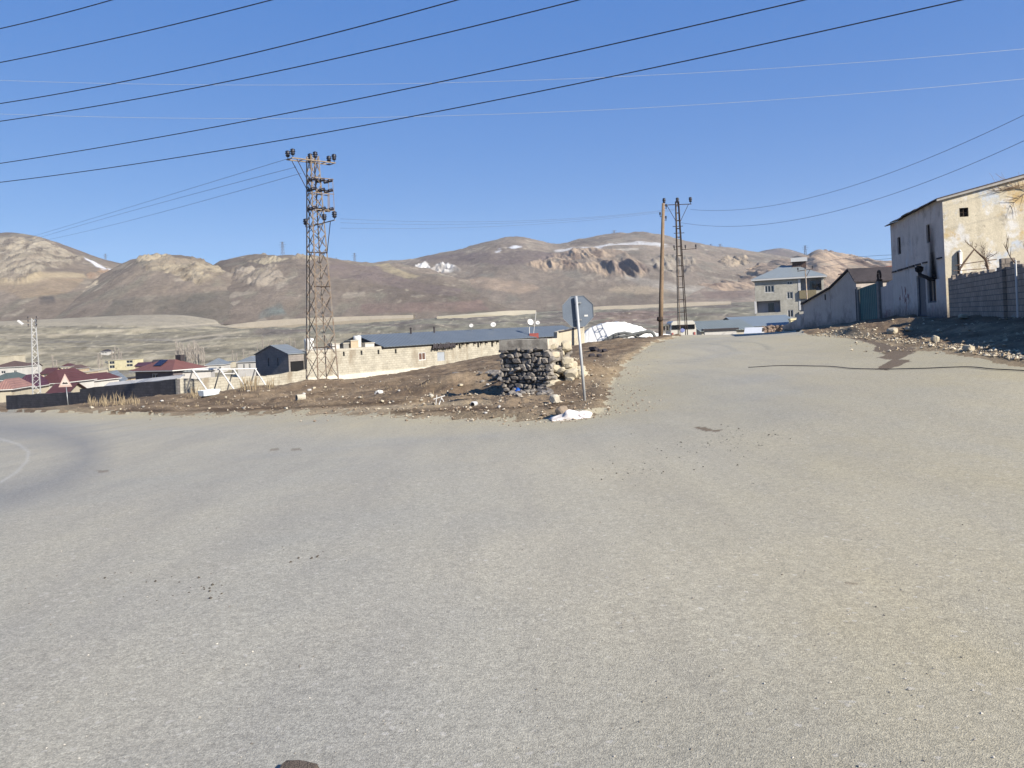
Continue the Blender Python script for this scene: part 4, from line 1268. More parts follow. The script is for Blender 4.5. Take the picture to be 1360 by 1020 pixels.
# stove pipe and soot
sp0 = hp(1243, 342); sp1 = hp(1240, 372); kn = hp(1230, 359)
mb = MB()
mb.tube([(sp1[0] + .1, .1, LW[3] - .1), (sp1[0], -.25, LW[3] - .02), (sp1[0] - .05, -.32, LW[3] + .05), (kn[0] + .1, -.34, LW[3] + .25), (kn[0], -.34, kn[1] + .12)], .10, 8)
mb.lathe((kn[0], -.34, kn[1]), [(.1, -.1), (.2, -.02), (.22, .18), (.1, .26)], 10)
mb.build('stove_pipe', SOOT, hs, True)
def soot_mat():
    t = NT('soot_stain')
    tr = t.n('ShaderNodeBsdfTransparent'); mx = t.n('ShaderNodeMixShader')
    u = t.attr('den'); nz = t.noise(2.2, 6, .7, stretch=(1.6, 1, .5))
    f = t.math('MULTIPLY', u, t.rng(nz, .2, .62, .35, 1.25))
    t.l(t.math('MINIMUM', f, .93), mx.inputs[0]); t.l(tr.outputs[0], mx.inputs[1]); t.l(t.b.outputs[0], mx.inputs[2])
    t.l(mx.outputs[0], t.t.nodes['Material Output'].inputs[0])
    return t.out(A(30, 28, 30), .95, 0, .05)
sx0, sz0 = hp(1241, 372); sx1, sz1 = hp(1239.5, 300)
nx, nz_ = 24, 40
vs, den = [], []
for j in range(nz_ + 1):
    for i in range(nx + 1):
        u, v = i / nx, j / nz_
        xx = sx0 - 1.3 + 2.6 * u; zz_ = LW[3] - .1 + (sz1 - LW[3] + .3) * v
        vs.append((xx, -.006, zz_))
        wd = .30 + .35 * abs(v - .45)
        cxm = .5 - .10 * math.sin(v * 2.2)
        dd = max(0, 1 - abs(u - cxm) / wd) ** 1.1 * (1 - v) ** .6 * (1.35 if v < .5 else 1.0)
        if i in (0, nx) or j in (nz_,): dd = 0
        den.append(dd)
I = np.arange(nz_)[:, None] * (nx + 1) + np.arange(nx)[None]
so = np_mesh('soot_stain', np.array(vs), np.stack([I, I + 1, I + nx + 2, I + nx + 1], 2).reshape(-1, 4), soot_mat(), {'den': np.array(den)})
so.parent = hs
mb = MB(); mb.b2((DO[0] - .4, -1.1, -.35), (DO[1] + 2.2, -.001, .10)); mb.build('doorstep', CONCD, hs)
# conduit and creeper on the sunlit gable
mb = MB()
c0 = gp(1273, 372); c1 = gp(1274.5, 335)
mb.tube([(w + .08, c0[0], c0[1] - 1), (w + .08, c1[0], c1[1])], .10, 10); mb.tube([(w + .08, c1[0], c1[1]), (w + .05, c1[0] + .0, c1[1] + .12)], [.1, .03], 10)
mb.build('white_pipe', WHITEP, hs, True)
def branch(mb, p, dirv, L, r, dep, rnd, spread=.6, flat=None):
    pts = [Vector(p)]
    dv = Vector(dirv).normalized()
    n = 5
    for i in range(n):
        dv = (dv + Vector((rnd.uniform(-1, 1), rnd.uniform(-1, 1), rnd.uniform(-1, 1))) * .22).normalized()
        if flat is not None: dv.x *= .15; dv.normalize()
        pts.append(pts[-1] + dv * L / n)
    mb.tube(pts, [r * (1 - .6 * i / n) for i in range(n + 1)], 5)
    if dep > 0:
        for i in range(2, n + 1):
            for _ in range(1 if dep > 1 else 2):
                nd = (dv + Vector((rnd.uniform(-1, 1), rnd.uniform(-1, 1), rnd.uniform(-.6, 1))) * spread).normalized()
                branch(mb, pts[i], nd, L * .55, r * .5, dep - 1, rnd, spread, flat)
TWIG = mat_plain('bare_twigs', A(120, 100, 84), .2, 6, .9)
c = gp(1362, 247)
cr = MB(); rr2 = random.Random(5)
for a_, l_ in (((0, -1, -.12), 1.6), ((0, -1, .25), 1.3), ((0, -.8, -.6), 1.2), ((0, -1, .05), 1.4)):
    branch(cr, (w + .06, c[0] + .4, c[1] + rr2.uniform(-.3, .3)), a_, l_, .018, 1, rr2, .9, True)
cr.build('creeper', mat_plain('dry_creeper', A(168, 140, 112), .2, 6, .9), hs)

# low wall with faint red scrawl between house and gate
gA = Vector((25.08, 53.2, 0)); gB = Vector((25.0, 52.0, 0))
def street_thing(name, label, cat, xl, Yl, xr, Yr, ztop_l):
    pass

# ------------------------------------------------------------------ gate, hut and low shed along the same street side
def side_thing(name, label, cat, Y0, Y1, X0=25.0, X1=25.0, z=None):
    Aw = Vector((X0, Y0, 0)); Bw = Vector((X1, Y1, 0))
    zz = (min(gz(Aw.x, Aw.y), gz(Bw.x, Bw.y))) if z is None else z
    Aw.z = Bw.z = zz
    r_, w_ = frame_at(Aw, Bw)
    return thing(name, label, cat, Aw, r_), Aw, r_, w_
gw, Aw2, r2, w2 = side_thing('yard_wall', 'short plastered wall with faded red scrawl between the old house and the teal gate', 'wall', 54.1, 52.02, 25.0, 24.92, .75)
mb = MB(); ht = onplane(Aw2, r2, 1183, 377)[1]
mb.poly([(0, 0, -.6), (w2, 0, -.6), (w2, 0, ht + .25), (w2 * .55, 0, ht + .1), (w2 * .5, 0, ht - .1), (0, 0, ht - .15)], (0, .25, 0)); mb.build('wall', PINKWALL, gw)
# red and dark scrawl on the house front, thin brush strokes
mb = MB(); r5 = random.Random(3)
for i in range(9):
    x, z = hp(1193 + r5.uniform(0, 13), 380 + r5.uniform(0, 24))
    pts = [Vector((x, -.004, z))]
    for _ in range(4): pts.append(pts[-1] + Vector((r5.uniform(-.22, .22), 0, r5.uniform(-.35, .3))))
    mb.tube(pts, .022, 4)
mb.build('red_scrawl', mat_plain('faded_red_paint', A(190, 150, 146), .2, 5), hs)

gt, Ag, rg_, wg = side_thing('metal_gate', 'dark teal corrugated metal gate between pillars in the shaded street wall', 'gate', 57.3, 54.15, 25.0, 25.0, .62)
zl = onplane(Ag, rg_, 1144, 383)[1]; zr_ = onplane(Ag, rg_, 1174, 374)[1]
TEAL = mat_sheet('teal_painted_sheet', A(52, 116, 118), .28, 0, .6, .1, .15)
for i in range(2):
    xa = .12 + (wg - .2) * i / 2; xb = .12 + (wg - .2) * (i + 1) / 2 - .02
    fa, fb_ = i / 2, (i + 1) / 2
    mb = MB(); mb.poly([(xa, 0, .05), (xb, 0, .08), (xb, 0, zl + (zr_ - zl) * fb_), (xa, 0, zl + (zr_ - zl) * fa)], (0, .05, 0)); lf = mb.build('gate_leaf', TEAL, gt)
    mb = MB()
    for z in (.3, (zl + zr_) / 2 - .25): mb.b2((xa, -.03, z), (xb, -.002, z + .05))
    mb.build('gate_rail', TEAL, lf)
mb = MB(); mb.b2((-.14, -.12, -.5), (.08, .12, zl + .12)); mb.build('gate_post', CONCD, gt)
mb = MB(); mb.b2((-.42, -.08, -.5), (-.24, .1, zl - .02)); mb.build('gate_post', ROOFDARK, gt)
mb = MB(); mb.b2((wg - .06, -.16, -.5), (wg + .24, .16, zr_ + .05)); pl_ = mb.build('gate_pillar', CONCD, gt)
mb = MB()
rp = onplane(Ag, rg_, 1176.5, 369.5)
ring = [Vector((wg + .08 + .2 * math.cos(t), 0, zr_ + .42 + .34 * math.sin(t))) for t in np.linspace(0, 2 * math.pi, 17)]
mb.tube(ring, .075, 8); mb.b2((wg - .1, -.12, zr_ + .05), (wg + .28, .12, zr_ + .2))
mb.build('pillar_ring', DARKST, pl_)

ht_, Ah, rh, wh = side_thing('gable_hut', 'small shaded plaster hut with a steep pointed gable left of the teal gate', 'hut', 62.4, 57.7, 25.0, 25.0, .15)
pk = onplane(Ah, rh, 1128, 359); el = onplane(Ah, rh, 1110.5, 383); er_ = onplane(Ah, rh, 1149, 374)
mb = MB(); mb.poly([(0, 0, -.6), (wh, 0, -.6), (wh, 0, er_[1]), (pk[0], 0, pk[1]), (0, 0, el[1])], (0, 5, 0)); mb.build('wall', PLASTER2, ht_)
mb = MB()
mb.poly([(-.1, -.15, el[1] - .02), (pk[0], -.15, pk[1] + .03), (pk[0], -.15, pk[1] + .14), (-.1, -.15, el[1] + .1)], (0, 5.3, 0))
mb.poly([(pk[0], -.15, pk[1] + .03), (wh + .1, -.15, er_[1]), (wh + .1, -.15, er_[1] + .1), (pk[0], -.15, pk[1] + .14)], (0, 5.3, 0))
mb.build('roof', ROOFDARK, ht_)
sh, As, rs, wsd = side_thing('low_shed', 'low shaded grey shed with a sloping dark roof edge left of the gable hut', 'shed', 68.2, 62.45, 25.0, 25.0, .0)
e0 = onplane(As, rs, 1073, 403.5); e1 = onplane(As, rs, 1110, 383)
hole = (e0[0] + .62 * (e1[0] - e0[0]), e0[0] + .66 * (e1[0] - e0[0]), e0[1] + .2, e0[1] + .65)
mb = MB(); mb.poly([(0, 0, -.7), (wsd, 0, -.7), (wsd, 0, e1[1]), (0, 0, e0[1])], (0, 4, 0)); mb.build('wall', PLASTER2, sh)
mb = MB(); mb.poly([(-.15, -.2, e0[1] - .03), (wsd, -.2, e1[1] + .02), (wsd, -.2, e1[1] + .12), (-.15, -.2, e0[1] + .07)], (0, 4.3, 0)); mb.build('roof', ROOFDARK, sh)
mb = MB(); mb.b2((hole[0], -.012, hole[2]), (hole[1], .02, hole[3])); mb.build('vent', DARK, sh)
ww, Ay, ry, wy = side_thing('yard_wall', 'broken low grey wall stepping down at the crest beyond the low shed', 'wall', 74.0, 68.25, 25.1, 25.0, -.3)
z1_ = onplane(Ay, ry, 1073, 424)[1]
mb = MB(); mb.poly([(0, 0, -.8), (wy, 0, -.8), (wy, 0, z1_ + .5), (wy * .7, 0, z1_ + .3), (wy * .68, 0, z1_), (wy * .35, 0, z1_ - .3), (0, 0, z1_ - .6)], (0, .3, 0)); mb.build('wall', PLASTER2, ww)

# block wall in the right foreground
bA = Vector((21.75, 39.7, .9)); bB = Vector((17.7, 28.6, .9)); bC = Vector((10.8, 10.2, .9))
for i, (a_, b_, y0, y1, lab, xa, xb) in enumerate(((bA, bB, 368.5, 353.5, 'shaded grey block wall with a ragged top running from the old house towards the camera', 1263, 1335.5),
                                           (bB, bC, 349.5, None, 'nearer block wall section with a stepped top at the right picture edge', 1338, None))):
    r_, w_ = frame_at(a_, b_)
    t_ = thing('block_wall', lab, 'wall', a_, r_)
    za = onplane(a_, r_, xa, y0)[1]; zb_ = onplane(a_, r_, xb, y1)[1] if y1 else za - 1.15
    mb = MB(); pts = [(0, 0, -.7), (w_, 0, -.7), (w_, 0, zb_)]
    n_ = int(w_ / .42)
    for j in range(n_, -1, -1):
        f = j / n_; z = za + (zb_ - za) * f + R.choice((0, 0, .0, -.1, .06, .1))
        pts += [(w_ * f, 0, z), (max(0, w_ * f - .40), 0, z + R.uniform(-.03, .03))]
    pts[-1] = (0, 0, pts[-2][2])
    seen = []
    for p in pts:
        if not seen or (Vector(p) - Vector(seen[-1])).length > .01: seen.append(p)
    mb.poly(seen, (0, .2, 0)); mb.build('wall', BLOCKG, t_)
    if i == 0:
        mb = MB(); mb.b2((w_ - .22, -.12, -.7), (w_ + .16, .3, zb_ + .28)); mb.build('wall_pillar', BLOCKG, t_)
        for xx, hh in ((1275, 340), (1349, 347)):
            pass
# bare vine and iron posts behind the block wall
vr = random.Random(9)
p0 = P(1291, 372, 36.5); tv = thing('bare_vine', 'bare twisted vine with a dark clump of twigs behind the block wall', 'vine', (p0.x, p0.y, 1.0))
mb = MB()
q0 = Vector((0, 0, .6)); a1v = P(1294, 331, 36.5) - Vector((p0.x, p0.y, 1.0)); a2v = P(1309, 345, 36.5) - Vector((p0.x, p0.y, 1.0)); a0v = P(1280, 349, 36.5) - Vector((p0.x, p0.y, 1.0))
mb.tube([a0v + Vector((-.2, 0, -.3)), a0v, a1v], [.05, .045, .03], 6); mb.tube([a1v, a2v, a2v + Vector((.12, 0, -.6)), Vector((.6, 0, -.3))], [.03, .05, .06, .07], 6)
mb.tube([a0v + Vector((-.4, 0, -.1)), a0v * .5 + a2v * .5 + Vector((0, 0, -.05)), a2v + Vector((.5, 0, .0))], .02, 5)
mb.tube([a0v + Vector((-.5, 0, -.35)), a2v + Vector((.0, 0, -.4))], .018, 5)
for i in range(9): branch(mb, a1v if i < 3 else a2v, (vr.uniform(-1, 1), vr.uniform(-.4, .4), vr.uniform(-.1, 1)), vr.uniform(.25, .6), .014, 1, vr, .9)
for i in range(30): branch(mb, a2v + Vector((vr.uniform(-.05, .15), 0, vr.uniform(-.3, .05))), (vr.uniform(-1, 1), vr.uniform(-1, 1), vr.uniform(-1, 1)), .18, .012, 0, vr)
mb.build('vine_stems', TWIG, tv)
p1 = P(1349, 356, 25.5); t_ = thing('iron_post', 'white iron post with a bent bare branch on the nearer block wall', 'post', (p1.x, p1.y, 1.0))
mb = MB(); zt_ = P(1349, 345.5, 25.5).z - 1; mb.bar((0, 0, 0), (0, 0, zt_), .03, 6); mb.build('post', WHITEP, t_)
mb = MB(); branch(mb, (.0, 0, zt_ - .1), (-.8, 0, .9), .7, .02, 1, vr); branch(mb, (.3, 0, zt_ - .1), (.2, 0, 1), .6, .03, 1, vr); mb.build('branch', TWIG, t_)
p1 = P(1274, 370, 38.6); t_ = thing('iron_post', 'dark iron post standing before the white pipe on the sunlit house side', 'post', (p1.x, p1.y, 1.0))
mb = MB(); mb.bar((0, 0, 0), (0, 0, P(1273.6, 335, 38.6).z - 1), .055, 6); mb.build('post', DARKST, t_)

# pink house and red roof beyond the gate
b = at(1148, 100)
t_ = thing('yard_house', 'pinkish plastered house with a thin red roof edge beyond the teal gate', 'house', b, 0)
wd = 60 * 100 / F; he = P(1165, 357, 100).z - b.z
shell(t_, wd, 6, he, mat_plaster('pink_plaster', A(206, 180, 164, .7), [(A(176, 150, 136), .5, .55, .7)]), [(1.2, 2.0, he - 1.5, he - .6)])
opening(t_, (0, 0, 0), EX, EY, (1.2, 2.0, he - 1.5, he - .6), DARKST, DARK)
mb = MB(); slab(mb, [(-.4, -.5, he - .28), (wd, -.5, he + .42), (wd, 6.5, he + .42), (-.4, 6.5, he - .28)], .12); mb.build('roof', mat_plain('red_roof_edge', A(150, 92, 76), .15, 2), t_)

# ------------------------------------------------------------------ grey apartment block
b = at(1004, 140); b.z = -2.0
k = 140 / F
rot = math.radians(-20)
ap = thing('apartment_block', 'grey bare-block three-storey apartment building with a blue hip roof and balconies on the crest', 'building', b, rot)
ap['label'] = 'three-storey grey block building with a blue hip roof and open balconies beyond the crest'
def app(x, y): return onplane(b, rot, x, y)
w = app(1095, 400)[0]; h = app(1050, 370.5)[1]; d = 9.0
def ar(x0, x1, yt, yb):
    a = app(x0, (yt + yb) / 2)[0]; c = app(x1, (yt + yb) / 2)[0]; xm = (x0 + x1) / 2
    return (a, c, app(xm, yb)[1], app(xm, yt)[1])
holes = {'w3': ar(1015.5, 1028, 379, 388.5), 'w1': ar(1045, 1052.5, 373.5, 378), 'w2': ar(1045, 1053, 387.5, 397), 'w4': ar(1046, 1053.5, 411.5, 421.5)}
bal1 = ar(1005, 1036.5, 399.5, 415); bal2 = ar(1062, 1091, 369.5, 386); bal3 = ar(1062, 1090, 400, 414); bal4 = ar(1064, 1090, 419, 428)
GREYBLOCK = mat_blocks('grey_pumice_block', A(192, 188, 174, .74), A(172, 168, 154), .4, .2, .012, .08, stain=A(206, 200, 184, .7))
mb = MB()
wall(mb, (0, 0, 0), EX, EY, w, h, list(holes.values()), .16, z0=-2)
allh = list(holes.values()) + [bal1, bal2, bal3, bal4]
mb = MB(); wall(mb, (0, 0, 0), EX, EY, w, h, allh, .2, z0=-2)
wall(mb, (w, 0, 0), EY, MX, d, h, [(2.2, 4.0, h - 2.1, h - .9)], z0=-2); wall(mb, (0, d, 0), EX, MY, w, h, z0=-2); wall(mb, (0, 0, 0), EY, EX, d, h, z0=-2)
mb.build('wall', GREYBLOCK, ap)
for n_, hl in holes.items():
    opening(ap, (0, 0, 0), EX, EY, hl, WHITEP, GLASS, (3 if n_ == 'w3' else 2, 0), .1, .1)
opening(ap, (w, 0, 0), EY, MX, (2.2, 4.0, h - 2.1, h - .9), WHITEP, GLASS, (2, 0), .1, .08)
INNER = mat_plaster('balcony_inner', A(170, 172, 178, .7), [])
for bi, hl in enumerate((bal1, bal2, bal3, bal4)):
    x0, x1, z0, z1 = hl; dp = 1.5
    mb = MB()
    for f in ([(x0, .2, z0), (x1, .2, z0), (x1, dp, z0), (x0, dp, z0)], [(x0, .2, z1), (x1, .2, z1), (x1, dp, z1), (x0, dp, z1)], [(x0, .2, z0), (x0, dp, z0), (x0, dp, z1), (x0, .2, z1)],
              [(x1, .2, z0), (x1, dp, z0), (x1, dp, z1), (x1, .2, z1)], [(x0, dp, z0), (x1, dp, z0), (x1, dp, z1), (x0, dp, z1)]):
        mb.add(f, [(0, 1, 2, 3)])
    bo = mb.build('balcony', INNER, ap)
    xm = (x0 + x1) / 2
    mb = MB(); mb.b2((xm - .1, dp - .06, z0 + .05), (xm + .9, dp - .01, z0 + (z1 - z0) * .8)); mb.build('balcony_door', GLASS, bo)
    if bi in (1, 2):
        mb = MB(); mb.b2((x0 - .1, -.3, z0 - (1.3 if bi == 1 else .35)), (x1 - (.9 if bi == 1 else .1), -.02, z0 + .1)); mb.build('balcony_parapet', mat_plain('brown_parapet', A(150, 138, 108), .15, 3) if bi == 1 else GREYBLOCK, bo)
    if bi == 1:
        mb = MB()
        for i in range(8): mb.box((x0 + 2.1 + i * .22, .3, z0 + .75 + R.uniform(-.15, .2)), (.2, .1, R.uniform(.4, .9)))
        mb.build('hanging_laundry', DARK, bo)
mb = MB(); px_ = app(1060.5, 380)[0]; zz0 = app(1062, 386.5)[1]
mb.b2((px_ - .05, -.05, zz0), (px_ + .35, .15, h - .1)); mb.build('corner_column', WHITEP, ap)
mb = MB(); zz0 = app(1063, 412)[1]; mb.b2((px_ - .05, -.05, zz0), (px_ + .25, .15, app(1063, 398)[1])); mb.build('corner_column', WHITEP, ap)
mb = MB(); mb.b2((bal1[0] - .35, -.04, bal1[2] - .1), (bal1[0] - .02, .1, bal1[3])); mb.build('corner_column', WHITEP, ap)
ro = hip_roof(ap, w, d, h, 2.6, mat_plain('slate_blue_roof', A(150, 158, 160), .06, 1.5, .5, .1), .55, .28, WHITEP)
mb = MB(); cxp = app(1059, 355)
mb.b2((w * .56, d * .4, h + 1.2), (w * .56 + 2.3, d * .6, h + 3.1)); ch = mb.build('roof_dormer', BROWNROOF, ro)
mb = MB(); mb.b2((w * .56 - .2, d * .35, h + 3.1), (w * .56 + 2.5, d * .65, h + 3.8)); mb.build('water_tank', WHITEP, ch)
mb = MB(); mb.b2((w * .34, d * .5, h + 1.3), (w * .34 + 1.3, d * .6, h + 2.7)); mb.build('chimney', CONC, ro)

# ------------------------------------------------------------------ generic village house
def house(name, label, x0, x1, Y, yaw, ye, depth, wm, rm, roof, rise, wins=(), rwins=(), group=None, cat='house', base_z=None, oh=.35, em=None):
    Aw = at(x0, Y)
    rot = math.radians(yaw)
    if base_z is not None: Aw.z = base_z
    w = (onplane(Aw, rot, x1, ye))[0]; h = P((x0 + x1) / 2, ye, Y).z - Aw.z
    h = max(h, 1.2)
    t = thing(name, label, cat, Aw, rot, group)
    wl = [(w * a, w * b_, h * c, h * e) for a, b_, c, e in wins]; wr = [(depth * a, depth * b_, h * c, h * e) for a, b_, c, e in rwins]
    shell(t, w, depth, h, wm, wl, wr, ('x' if roof == 'gable' else 'y', rise) if roof.startswith('gable') else None, base=-1.2)
    for hl in wl: opening(t, (0, 0, 0), EX, EY, hl, WHITEP, GLASS, (2, 0), .1, .07)
    for hl in wr: opening(t, (w, 0, 0), EY, MX, hl, WHITEP, GLASS, (2, 0), .1, .07)
    if roof == 'gable': gable_roof(t, w, depth, h, rise, rm, 'x', oh)
    elif roof == 'gabley': gable_roof(t, w, depth, h, rise, rm, 'y', oh)
    elif roof == 'hip': hip_roof(t, w, depth, h, rise, rm, oh, .12, em)
    else:
        mb = MB(); mb.b2((-.2, -.2, h), (w + .2, depth + .2, h + .18)); mb.build('roof', rm, t)
    return t, w, h

# ------------------------------------------------------------------ sheds and roofs just beyond the crest
house('low_shed', 'long low shed with a teal sheet roof right of the white minibus', 931, 1000, 96, 5, 438, 9, CONC, TEALROOF, 'gable', 1.1, [(.1, .3, .2, .7), (.5, .62, .2, .7)], cat='shed')
house('low_shed', 'broad shed with a blue sheet roof below the grey apartment block', 985, 1062, 112, 6, 432, 10, CONCD, mat_sheet('light_blue_roof', A(138, 150, 158), .4, 0, .5, .1, .06), 'gable', 1.3, [], cat='shed')
b = at(936, 86); b.z = P(950, 448, 86).z
t_, w_, h_ = house('white_wall', 'low white-washed wall with dark coping beyond the crest right of the bus', 935, 978, 84, 3, 438.5, .3, WHITEWALL, ROOFDARK, 'flat', 0, [], cat='wall')
# white bus / minibus seen from the front
b = at(907, 76); b.z = P(907, 426.2, 76).z - 2.3
bus = thing('minibus', 'white minibus seen from behind with a narrow dark rear window behind the lattice pole', 'minibus', b, math.radians(-7))
wB, lB, hB = 2.45, 6.0, 2.3
WB = mat_plain('white_bus_paint', A(230, 224, 208, .62), .03, 2, .35, spec=.5)
mb = MB()
sec = [(-wB / 2, .45), (wB / 2, .45), (wB / 2, 1.55), (wB / 2 - .12, hB - .15), (wB / 2 - .3, hB), (-wB / 2 + .3, hB), (-wB / 2 + .12, hB - .15), (-wB / 2, 1.55)]
vs = []; ys = [(0.0, .0), (.35, .12), (lB, .12)]
for yy, up_ in ys:
    for x, z in sec:
        vs.append((x * (1 if yy else .97), yy + (.05 if (not yy and z > 1.5) else 0), z))
fs = [tuple(range(7, -1, -1)), tuple(range(16, 24))]
for j in range(2):
    for i in range(8): fs.append((j * 8 + i, j * 8 + (i + 1) % 8, (j + 1) * 8 + (i + 1) % 8, (j + 1) * 8 + i))
mb.add(vs, fs); mb.build('body', WB, bus)
mb = MB(); mb.b2((-wB / 2 + .16, -.02, hB - .78), (wB / 2 - .16, .03, hB - .36)); mb.build('rear_window', mat_plain('dark_rear_glass', A(22, 24, 28), .1, 2, .12, spec=.6), bus)
mb = MB(); mb.b2((-wB / 2 + .02, -.1, .38), (wB / 2 - .02, .02, .72)); mb.build('bumper', SOOT, bus)
mb = MB(); mb.b2((-.3, -.02, .80), (.3, .02, .95)); mb.build('number_plate_panel', CONC, bus)
mb = MB(); mb.lathe((-.1, -.004, 1.45), [(.20, -.03), (.24, 0), (.14, .02)], 14, Vector((0, -1, 0))); mb.build('emblem', mat_plain('blue_emblem', A(150, 158, 206), .05, 3, .4), bus)
for s in (-1, 1):
    mb = MB(); mb.box((s * 1.02, -.01, 1.05), (.16, .05, .34)); mb.build('tail_light', mat_plain('faded_red_lens', A(196, 120, 110), .05, 3, .3), bus)
    mb = MB(); mb.bar((s * 1.12, 5.6, 1.9), (s * 1.38, 5.8, 1.8), .025); mb.box((s * 1.4, 5.8, 1.6), (.14, .1, .42)); mb.build('mirror', DARKST, bus)
    for yy in (1.0, 4.6):
        mb = MB(); mb.lathe((s * .98, yy, .42), [(.2, -.13), (.4, -.12), (.42, 0), (.4, .12), (.2, .13)], 16, Vector((1, 0, 0))); mb.build('wheel', SOOT, bus)
    for i in range(3):
        mb = MB(); mb.b2((s * (wB / 2 - .03), .9 + i * 1.6, 1.35), (s * (wB / 2 + .008), 2.3 + i * 1.6, 2.0)); mb.build('side_window', GLASS, bus)
# pale car beyond the crest
b = at(1001, 80); b.z = P(1001, 434.5, 80).z - 1.45
car = thing('parked_car', 'pale car half hidden below the road crest, its white roof catching the sun', 'car', b, math.radians(68))
mb = MB()
prof = [(-2.1, .35), (2.1, .35), (2.15, .75), (1.3, .92), (.7, 1.4), (-.9, 1.45), (-1.7, .98), (-2.15, .9)]
mb.poly([(x, -.82, z) for x, z in prof], (0, 1.64, 0)); mb.build('body', mat_plain('silver_paint', A(214, 216, 216, .8), .03, 2, .3, .2), car)
for s in (-1, 1):
    mb = MB(); mb.poly([(x, s * .825, z) for x, z in ((1.1, .95), (.62, 1.33), (-.82, 1.37), (-1.45, 1.0))], (0, s * .01, 0)); mb.build('side_window', GLASS, car)
    for x in (-1.35, 1.35):
        mb = MB(); mb.lathe((x, s * .75, .34), [(.2, -.1), (.33, -.09), (.34, 0), (.33, .09), (.2, .1)], 14, Vector((0, 1, 0))); mb.build('wheel', SOOT, car)
mb = MB(); mb.poly([(1.27, -.7, .965), (1.27, .7, .965), (.74, .62, 1.375), (.74, -.62, 1.375)], (.02, 0, .02)); mb.build('windscreen', GLASS, car)
b = at(1052.5, 80); b.z -= .1
t_ = thing('gate_pillar', 'short cream pillar standing at the crest below the apartment block', 'pillar', b)
hh = P(1052, 425, 80).z - b.z
mb = MB(); mb.b2((-.3, -.3, -.5), (.3, .3, hh)); mb.b2((-.36, -.36, hh), (.36, .36, hh + .15)); mb.build('pillar', mat_plain('cream_pillar', A(224, 212, 170, .72), .1, 2), t_)
b = at(1012, 90)
t_ = thing('rubble_wall', 'brown rubble wall on the crest between the pale car and the cream pillar', 'wall', b, math.radians(5))
mb = MB(); r6 = random.Random(4); k = 90 / F; hh = P(1030, 433, 90).z - b.z
for i in range(240):
    mb.rock((r6.uniform(0, 38 * k), r6.uniform(0, .5), r6.uniform(-.3, hh)), (.5, .4, .35), r6, 1)
mb.build('stonework', mat_plain('brown_rubble', A(150, 130, 114), .3, 1.5, .95), t_)

# ------------------------------------------------------------------ long farm building with the blue roof
Aw = at(406, 66); Bw = at(776, 96)
Aw.z = Bw.z = P(405, 512, 66).z
rot, w = frame_at(Aw, Bw)
fb = thing('farm_building', 'long cream block farm building with a blue sheet roof over its right part, behind the dirt island', 'farm building', Aw, rot)
fb['label'] = 'long cream block farm building with a blue sheet roof over its right part'
FA, FR = Aw.copy(), rot
def fp(x, y): return onplane(FA, FR, x, y)
h = fp(506, 462)[1]
def fr_(x0, x1, yt, yb):
    a = fp(x0, (yt + yb) / 2)[0]; c = fp(x1, (yt + yb) / 2)[0]; xm = (x0 + x1) / 2
    return (a, c, fp(xm, yb)[1], fp(xm, yt)[1])
slots = [fr_(x - 1.1, x + 1.3, y - 3, y + 3) for x, y in ((432, 471), (456.5, 470), (480, 468.5), (502.5, 467.5), (525.5, 466.5), (610.5, 460), (635, 458.5), (653.5, 457.5))]
win = fr_(556, 565.5, 468, 478.5); door = fr_(580.5, 591.5, 466.5, 480)
hl = slots + [win, door]
d = 7.0
xr = fp(508, 462)[0]
mb = MB(); wall(mb, (0, 0, 0), EX, EY, w, h, hl, .2, z0=-1.5); wall(mb, (w, 0, 0), EY, MX, d, h, z0=-1.5); wall(mb, (0, d, 0), EX, MY, w, h, z0=-1.5); wall(mb, (0, 0, 0), EY, EX, d, h, z0=-1.5)
mb.build('wall', BLOCKC, fb)
for s_ in slots:
    mb = MB(); mb.b2((s_[0] - .02, .14, s_[2] - .02), (s_[1] + .02, .2, s_[3] + .02)); mb.build('vent_slot', DARK, fb)
wo = opening(fb, (0, 0, 0), EX, EY, win, WHITEP, mat_plain('brown_shutter', A(112, 84, 70), .15, 4), (2, 0), .08, .07)
opening(fb, (0, 0, 0), EX, EY, door, CONC, mat_plain('grey_blue_door', A(170, 176, 182), .1, 3), (1, 0), .08, .06, 'door')
mb = MB(); mb.b2((-.05, -.14, -1.5), (w, -.003, .62)); mb.build('plinth', mat_plaster('pale_plinth', A(220, 214, 198, .68), [(A(186, 176, 156), .7, .6, .72)], .4, streak=.2), fb)
mb = MB(); mb.b2((.02, .05, h + .0), (xr - .05, d - .02, h + .14)); mb.build('flat_roof', CONC, fb)
# blue gable roof over the right part, open gable truss at its left end
zr1 = fp(534, 447)[1]; rise = 1.05
s = rise / (d / 2); oh = .3
mb = MB()
for y0, y1 in ((-oh, d / 2), (d + oh, d / 2)):
    slab(mb, [(xr - .1, y0, h - s * oh + .12), (w + .3, y0, h - s * oh + .12), (w + .3, y1, h + rise + .12), (xr - .1, y1, h + rise + .12)], .06)
br = mb.build('roof', BLUEROOF, fb)
mb = MB()
for y0, y1 in ((-.2, d / 2), (d + .2, d / 2)): mb.bar((xr - .02, y0, h + .0), (xr - .02, y1, h + rise), .09)
mb.bar((xr, d / 2, h), (xr, d / 2, h + rise), .07); mb.bar((xr, d * .25, h), (xr, d / 2, h + rise * .9), .06)
mb.build('gable_truss', ROOFDARK, br)
mb = MB(); mb.poly([(xr + .5, .1, h), (xr + .5, d - .1, h), (xr + .5, d / 2, h + rise - .1)], (.1, 0, 0)); mb.build('gable_panel', mat_plain('grey_green_board', A(128, 134, 130), .15, 2), br)
x = fp(604, 457)[0]
